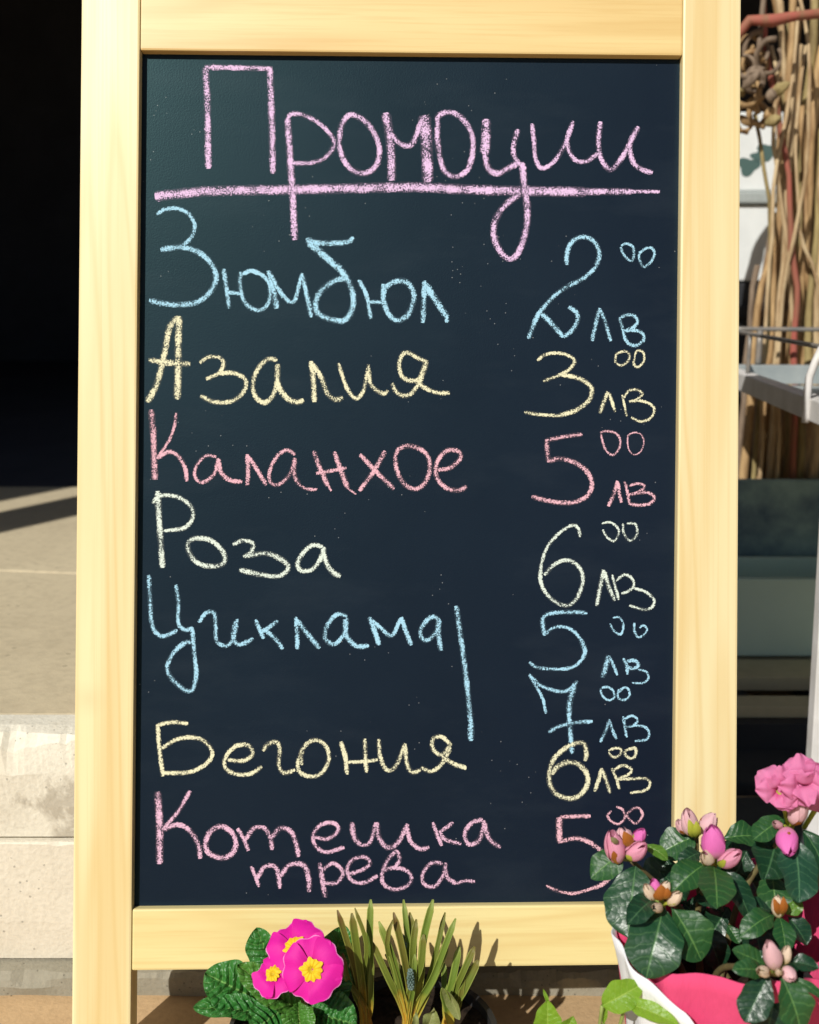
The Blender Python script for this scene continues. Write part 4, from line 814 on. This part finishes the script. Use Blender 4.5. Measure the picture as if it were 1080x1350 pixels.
# the sticks, each its own thing
LBL = {'tan': 'tall tan dried stick standing in the dark tub', 'pale': 'tall pale cream dried stick standing in the dark tub', 'olive': 'tall olive-brown dried stick standing in the dark tub',
       'red': 'thin red-brown stick leaning among tan ones in the tub', 'grey': 'thick grey-brown stick leaning in the dark tub'}
def stick(pts, r, kind, label=None):
    c_ = crom(pts, 0.035); n = len(c_); sd3 = rnd.uniform(0, 50)
    c_ = [p + Vector((mnoise.noise(Vector((i*.35, sd3, 0)))*.008, mnoise.noise(Vector((i*.35, sd3, 7)))*.008, 0)) for i, p in enumerate(c_)]
    rr = [r*(1.05-.3*i/n)*(1+(.22 if i % 5 == 0 else 0)+.16*mnoise.noise(Vector((i*.9, sd3, 3)))) for i in range(n)]
    m = MB(); m.tube(c_, rr, 9); o = m.build('dried_stick', ST[kind], None, smooth=True)
    return tag(o, label or LBL[kind], 'stick', None if label else kind + ' dried sticks in the tub')
SK = [((1003, 600), (1038, 150), (1052, -60), 4.2, 'tan', 1.70), ((988, 600), (1020, 330), (1062, -40), 4.0, 'tan', 1.74), ((1014, 610), (1030, 400), (1052, 60), 3.6, 'pale', 1.66), ((1024, 610), (1045, 380), (1055, 75), 3.8, 'tan', 1.70),
      ((1034, 612), (1042, 400), (1040, 30), 3.6, 'olive', 1.75), ((1044, 612), (1052, 350), (1076, 0), 5.0, 'olive', 1.68), ((1050, 612), (1060, 330), (1085, 60), 5.2, 'tan', 1.67), ((1060, 612), (1075, 300), (1072, -40), 4.4, 'pale', 1.72),
      ((1066, 612), (1080, 350), (1096, 20), 4.6, 'tan', 1.69), ((1076, 612), (1088, 350), (1090, -40), 4.2, 'olive', 1.73), ((992, 600), (1003, 420), (1017, 290), 4.4, 'grey', 1.72), ((1008, 606), (1022, 350), (1034, 45), 4.4, 'tan', 1.76),
      ((1020, 612), (1038, 380), (1050, 80), 4.6, 'tan', 1.78), ((1038, 612), (1056, 380), (1062, 120), 3.6, 'pale', 1.71), ((1056, 612), (1068, 420), (1082, 170), 4.6, 'olive', 1.65), ((980, 606), (996, 450), (1016, 330), 4.2, 'tan', 1.68),
      ((1072, 612), (1076, 420), (1078, 40), 5.4, 'tan', 1.77), ((1030, 610), (1050, 430), (1066, 210), 5.6, 'grey', 1.79), ((1085, 610), (1092, 420), (1100, 0), 5, 'tan', 1.70), ((1046, 612), (1050, 500), (1046, 230), 4.4, 'grey', 1.74),
      ((998, 606), (1010, 460), (1024, 280), 4.2, 'olive', 1.79), ((1062, 612), (1064, 450), (1056, 140), 3.8, 'tan', 1.66), ((1015, 600), (1020, 480), (1030, 330), 3.8, 'tan', 1.70), ((1068, 612), (1060, 300), (1030, 110), 3.2, 'olive', 1.70),
      ((972, 606), (985, 480), (1000, 350), 4.0, 'grey', 1.75), ((1082, 612), (1078, 460), (1086, 180), 4.6, 'pale', 1.64)]
for (a, b, c, r, k, Y) in SK:
    r *= rnd.uniform(.42, .76)
    A = at(a[0], a[1], Y); A.z = max(A.z, .10) - .0; A2 = Vector((A.x, Y, .092)); stick([A2, at(b[0], b[1], Y+.01), at(c[0], c[1], Y+.03)], r*.00235, k)
stick([Vector((at(1060, 600, 1.64).x, 1.645, .092)), at(1047, 330, 1.64), at(1033, 180, 1.64), at(1012, 55, 1.65), at(1005, -30, 1.66)], .0050, 'red')
stick([Vector((at(996, 600, 1.66).x, 1.655, .092)), at(1018, 330, 1.64), at(1003, 220, 1.64), at(996, 150, 1.66)], .0036, 'olive')
stick([Vector((.50, 1.72, .092)), at(940, 300, 1.70), at(965, 58, 1.62), at(1020, 27, 1.60), at(1080, 18, 1.60), at(1130, 10, 1.62)], .0088, 'red', 'thick red painted branch bent across the tops of the dried sticks')
for q_ in ([(1010, 430, 1.63), (1024, 250, 1.63), (1046, 90, 1.66), (1050, 10, 1.68)], [(1078, 430, 1.64), (1058, 300, 1.63), (1048, 200, 1.63), (1062, 60, 1.65)], [(1030, 430, 1.64), (1062, 230, 1.62), (1068, 100, 1.62), (1050, -20, 1.64)], [(1046, 430, 1.66), (1020, 190, 1.64), (1028, 120, 1.64), (1015, 60, 1.64)]):
    stick([Vector((at(q_[0][0], 600, q_[0][2]).x, q_[0][2], .092))] + [at(*p) for p in q_], rnd.uniform(.0028, .0042), 'pale', 'thin crooked pale twig crossing in front of the tan sticks')['group'] = 'crooked twigs among the sticks'
for q in ((-3, 1040, 1020, 1.72), (40, 1050, 1012, 1.74)): stick([Vector((at(q[1]+20, 600, q[3]).x, q[3], .092)), at(q[1]+8, 250, q[3]), at(q[2], -60, q[3]+.02)], .006, ('pale', 'tan', 'olive')[q[0] % 3])
# curly dried cluster hanging among the sticks
cl = empty('dried_root_cluster', at(1000, 150, 1.60), 'tan curly dried root cluster hanging among the sticks', 'dried roots')
for i in range(16):
    c0 = at(985+rnd.uniform(-8, 34), 118+rnd.uniform(-60, 42), 1.60+rnd.uniform(-.03, .03)); a0 = rnd.uniform(0, 6.3); r0 = rnd.uniform(.010, .020); pts = []
    for k in range(10):
        an = a0 + k*.62; pts.append(c0 + Vector((r0*math.cos(an), rnd.uniform(-.004, .004)+.002*k, r0*1.1*math.sin(an))))
    m = MB(); c_ = crom(pts, .006); m.tube(c_, [.0046*(1-.45*j/len(c_)) for j in range(len(c_))], 8); m.build('root', ST['tan' if i % 2 else 'grey'], cl, smooth=True)
for k in range(9): egg('knob', at(985+rnd.uniform(-8, 34), 140+rnd.uniform(-25, 28), 1.57+rnd.uniform(0, .05)), (rnd.uniform(-.9, .9), rnd.uniform(-.6, .2), rnd.uniform(.1, 1)), rnd.uniform(.016, .034), rnd.uniform(.011, .017), ST[('tan', 'olive', 'grey')[k % 3]], cl, 4, .35, seed=k)
m = MB(); c_ = crom([at(996, 110, 1.60), at(1003, 40, 1.62), at(1012, -60, 1.64)], .02); m.tube(c_, .004, 7); m.build('hanging_stem', ST['grey'], cl, smooth=True)
# white foam boxes on a dark crate behind
dc = empty('dark_crate', (0.5, 1.98, 0), 'tall dark plastic crate under the white foam boxes', 'crate')
box('body', (0.35, 1.88, .0), (0.95, 2.1, .600), DCRATE, dc, .004)
for z in (.12, .26, .40, .54): box('rib', (0.352, 1.868, z), (0.948, 1.8795, z+.02), DCRATE, dc, .002)
for i, (z0, z1, lb) in enumerate(((.602, .730, 'white foam box standing directly on the dark crate'), (.752, .880, 'white foam box with green spots, upper of the two'))):
    fb = empty('foam_box', (0.55, 1.96, z0), lb, 'box'); box('body', (0.38, 1.875, z0), (0.74, 2.09, z1), FOAM, fb, .004); 
    if i == 0: box('lid', (0.374, 1.866, z1+.001), (0.748, 2.095, z1+.021), stone_mat('foam_lid', (.42, .46, .45), (.36, .40, .39), 9, .1), fb, .004)
    else:
        for (x, y, r) in ((987, 219, .018), (1012, 200, .017), (1026, 192, .012), (998, 206, .010), (960, 210, .02)):
            c = at(x, y, 1.8745); m = MB(); vs = [c]; N = 18
            for k in range(N): an = 2*math.pi*k/N; q = r*(1+.25*math.sin(3*an+x)); vs.append(c + Vector((q*math.cos(an), 0, q*.8*math.sin(an))))
            m.add(vs, [(0, 1+k, 1+(k+1) % N) for k in range(N)]); m.build('printed_spot', INK, fb)

scene.render.engine = 'CYCLES'
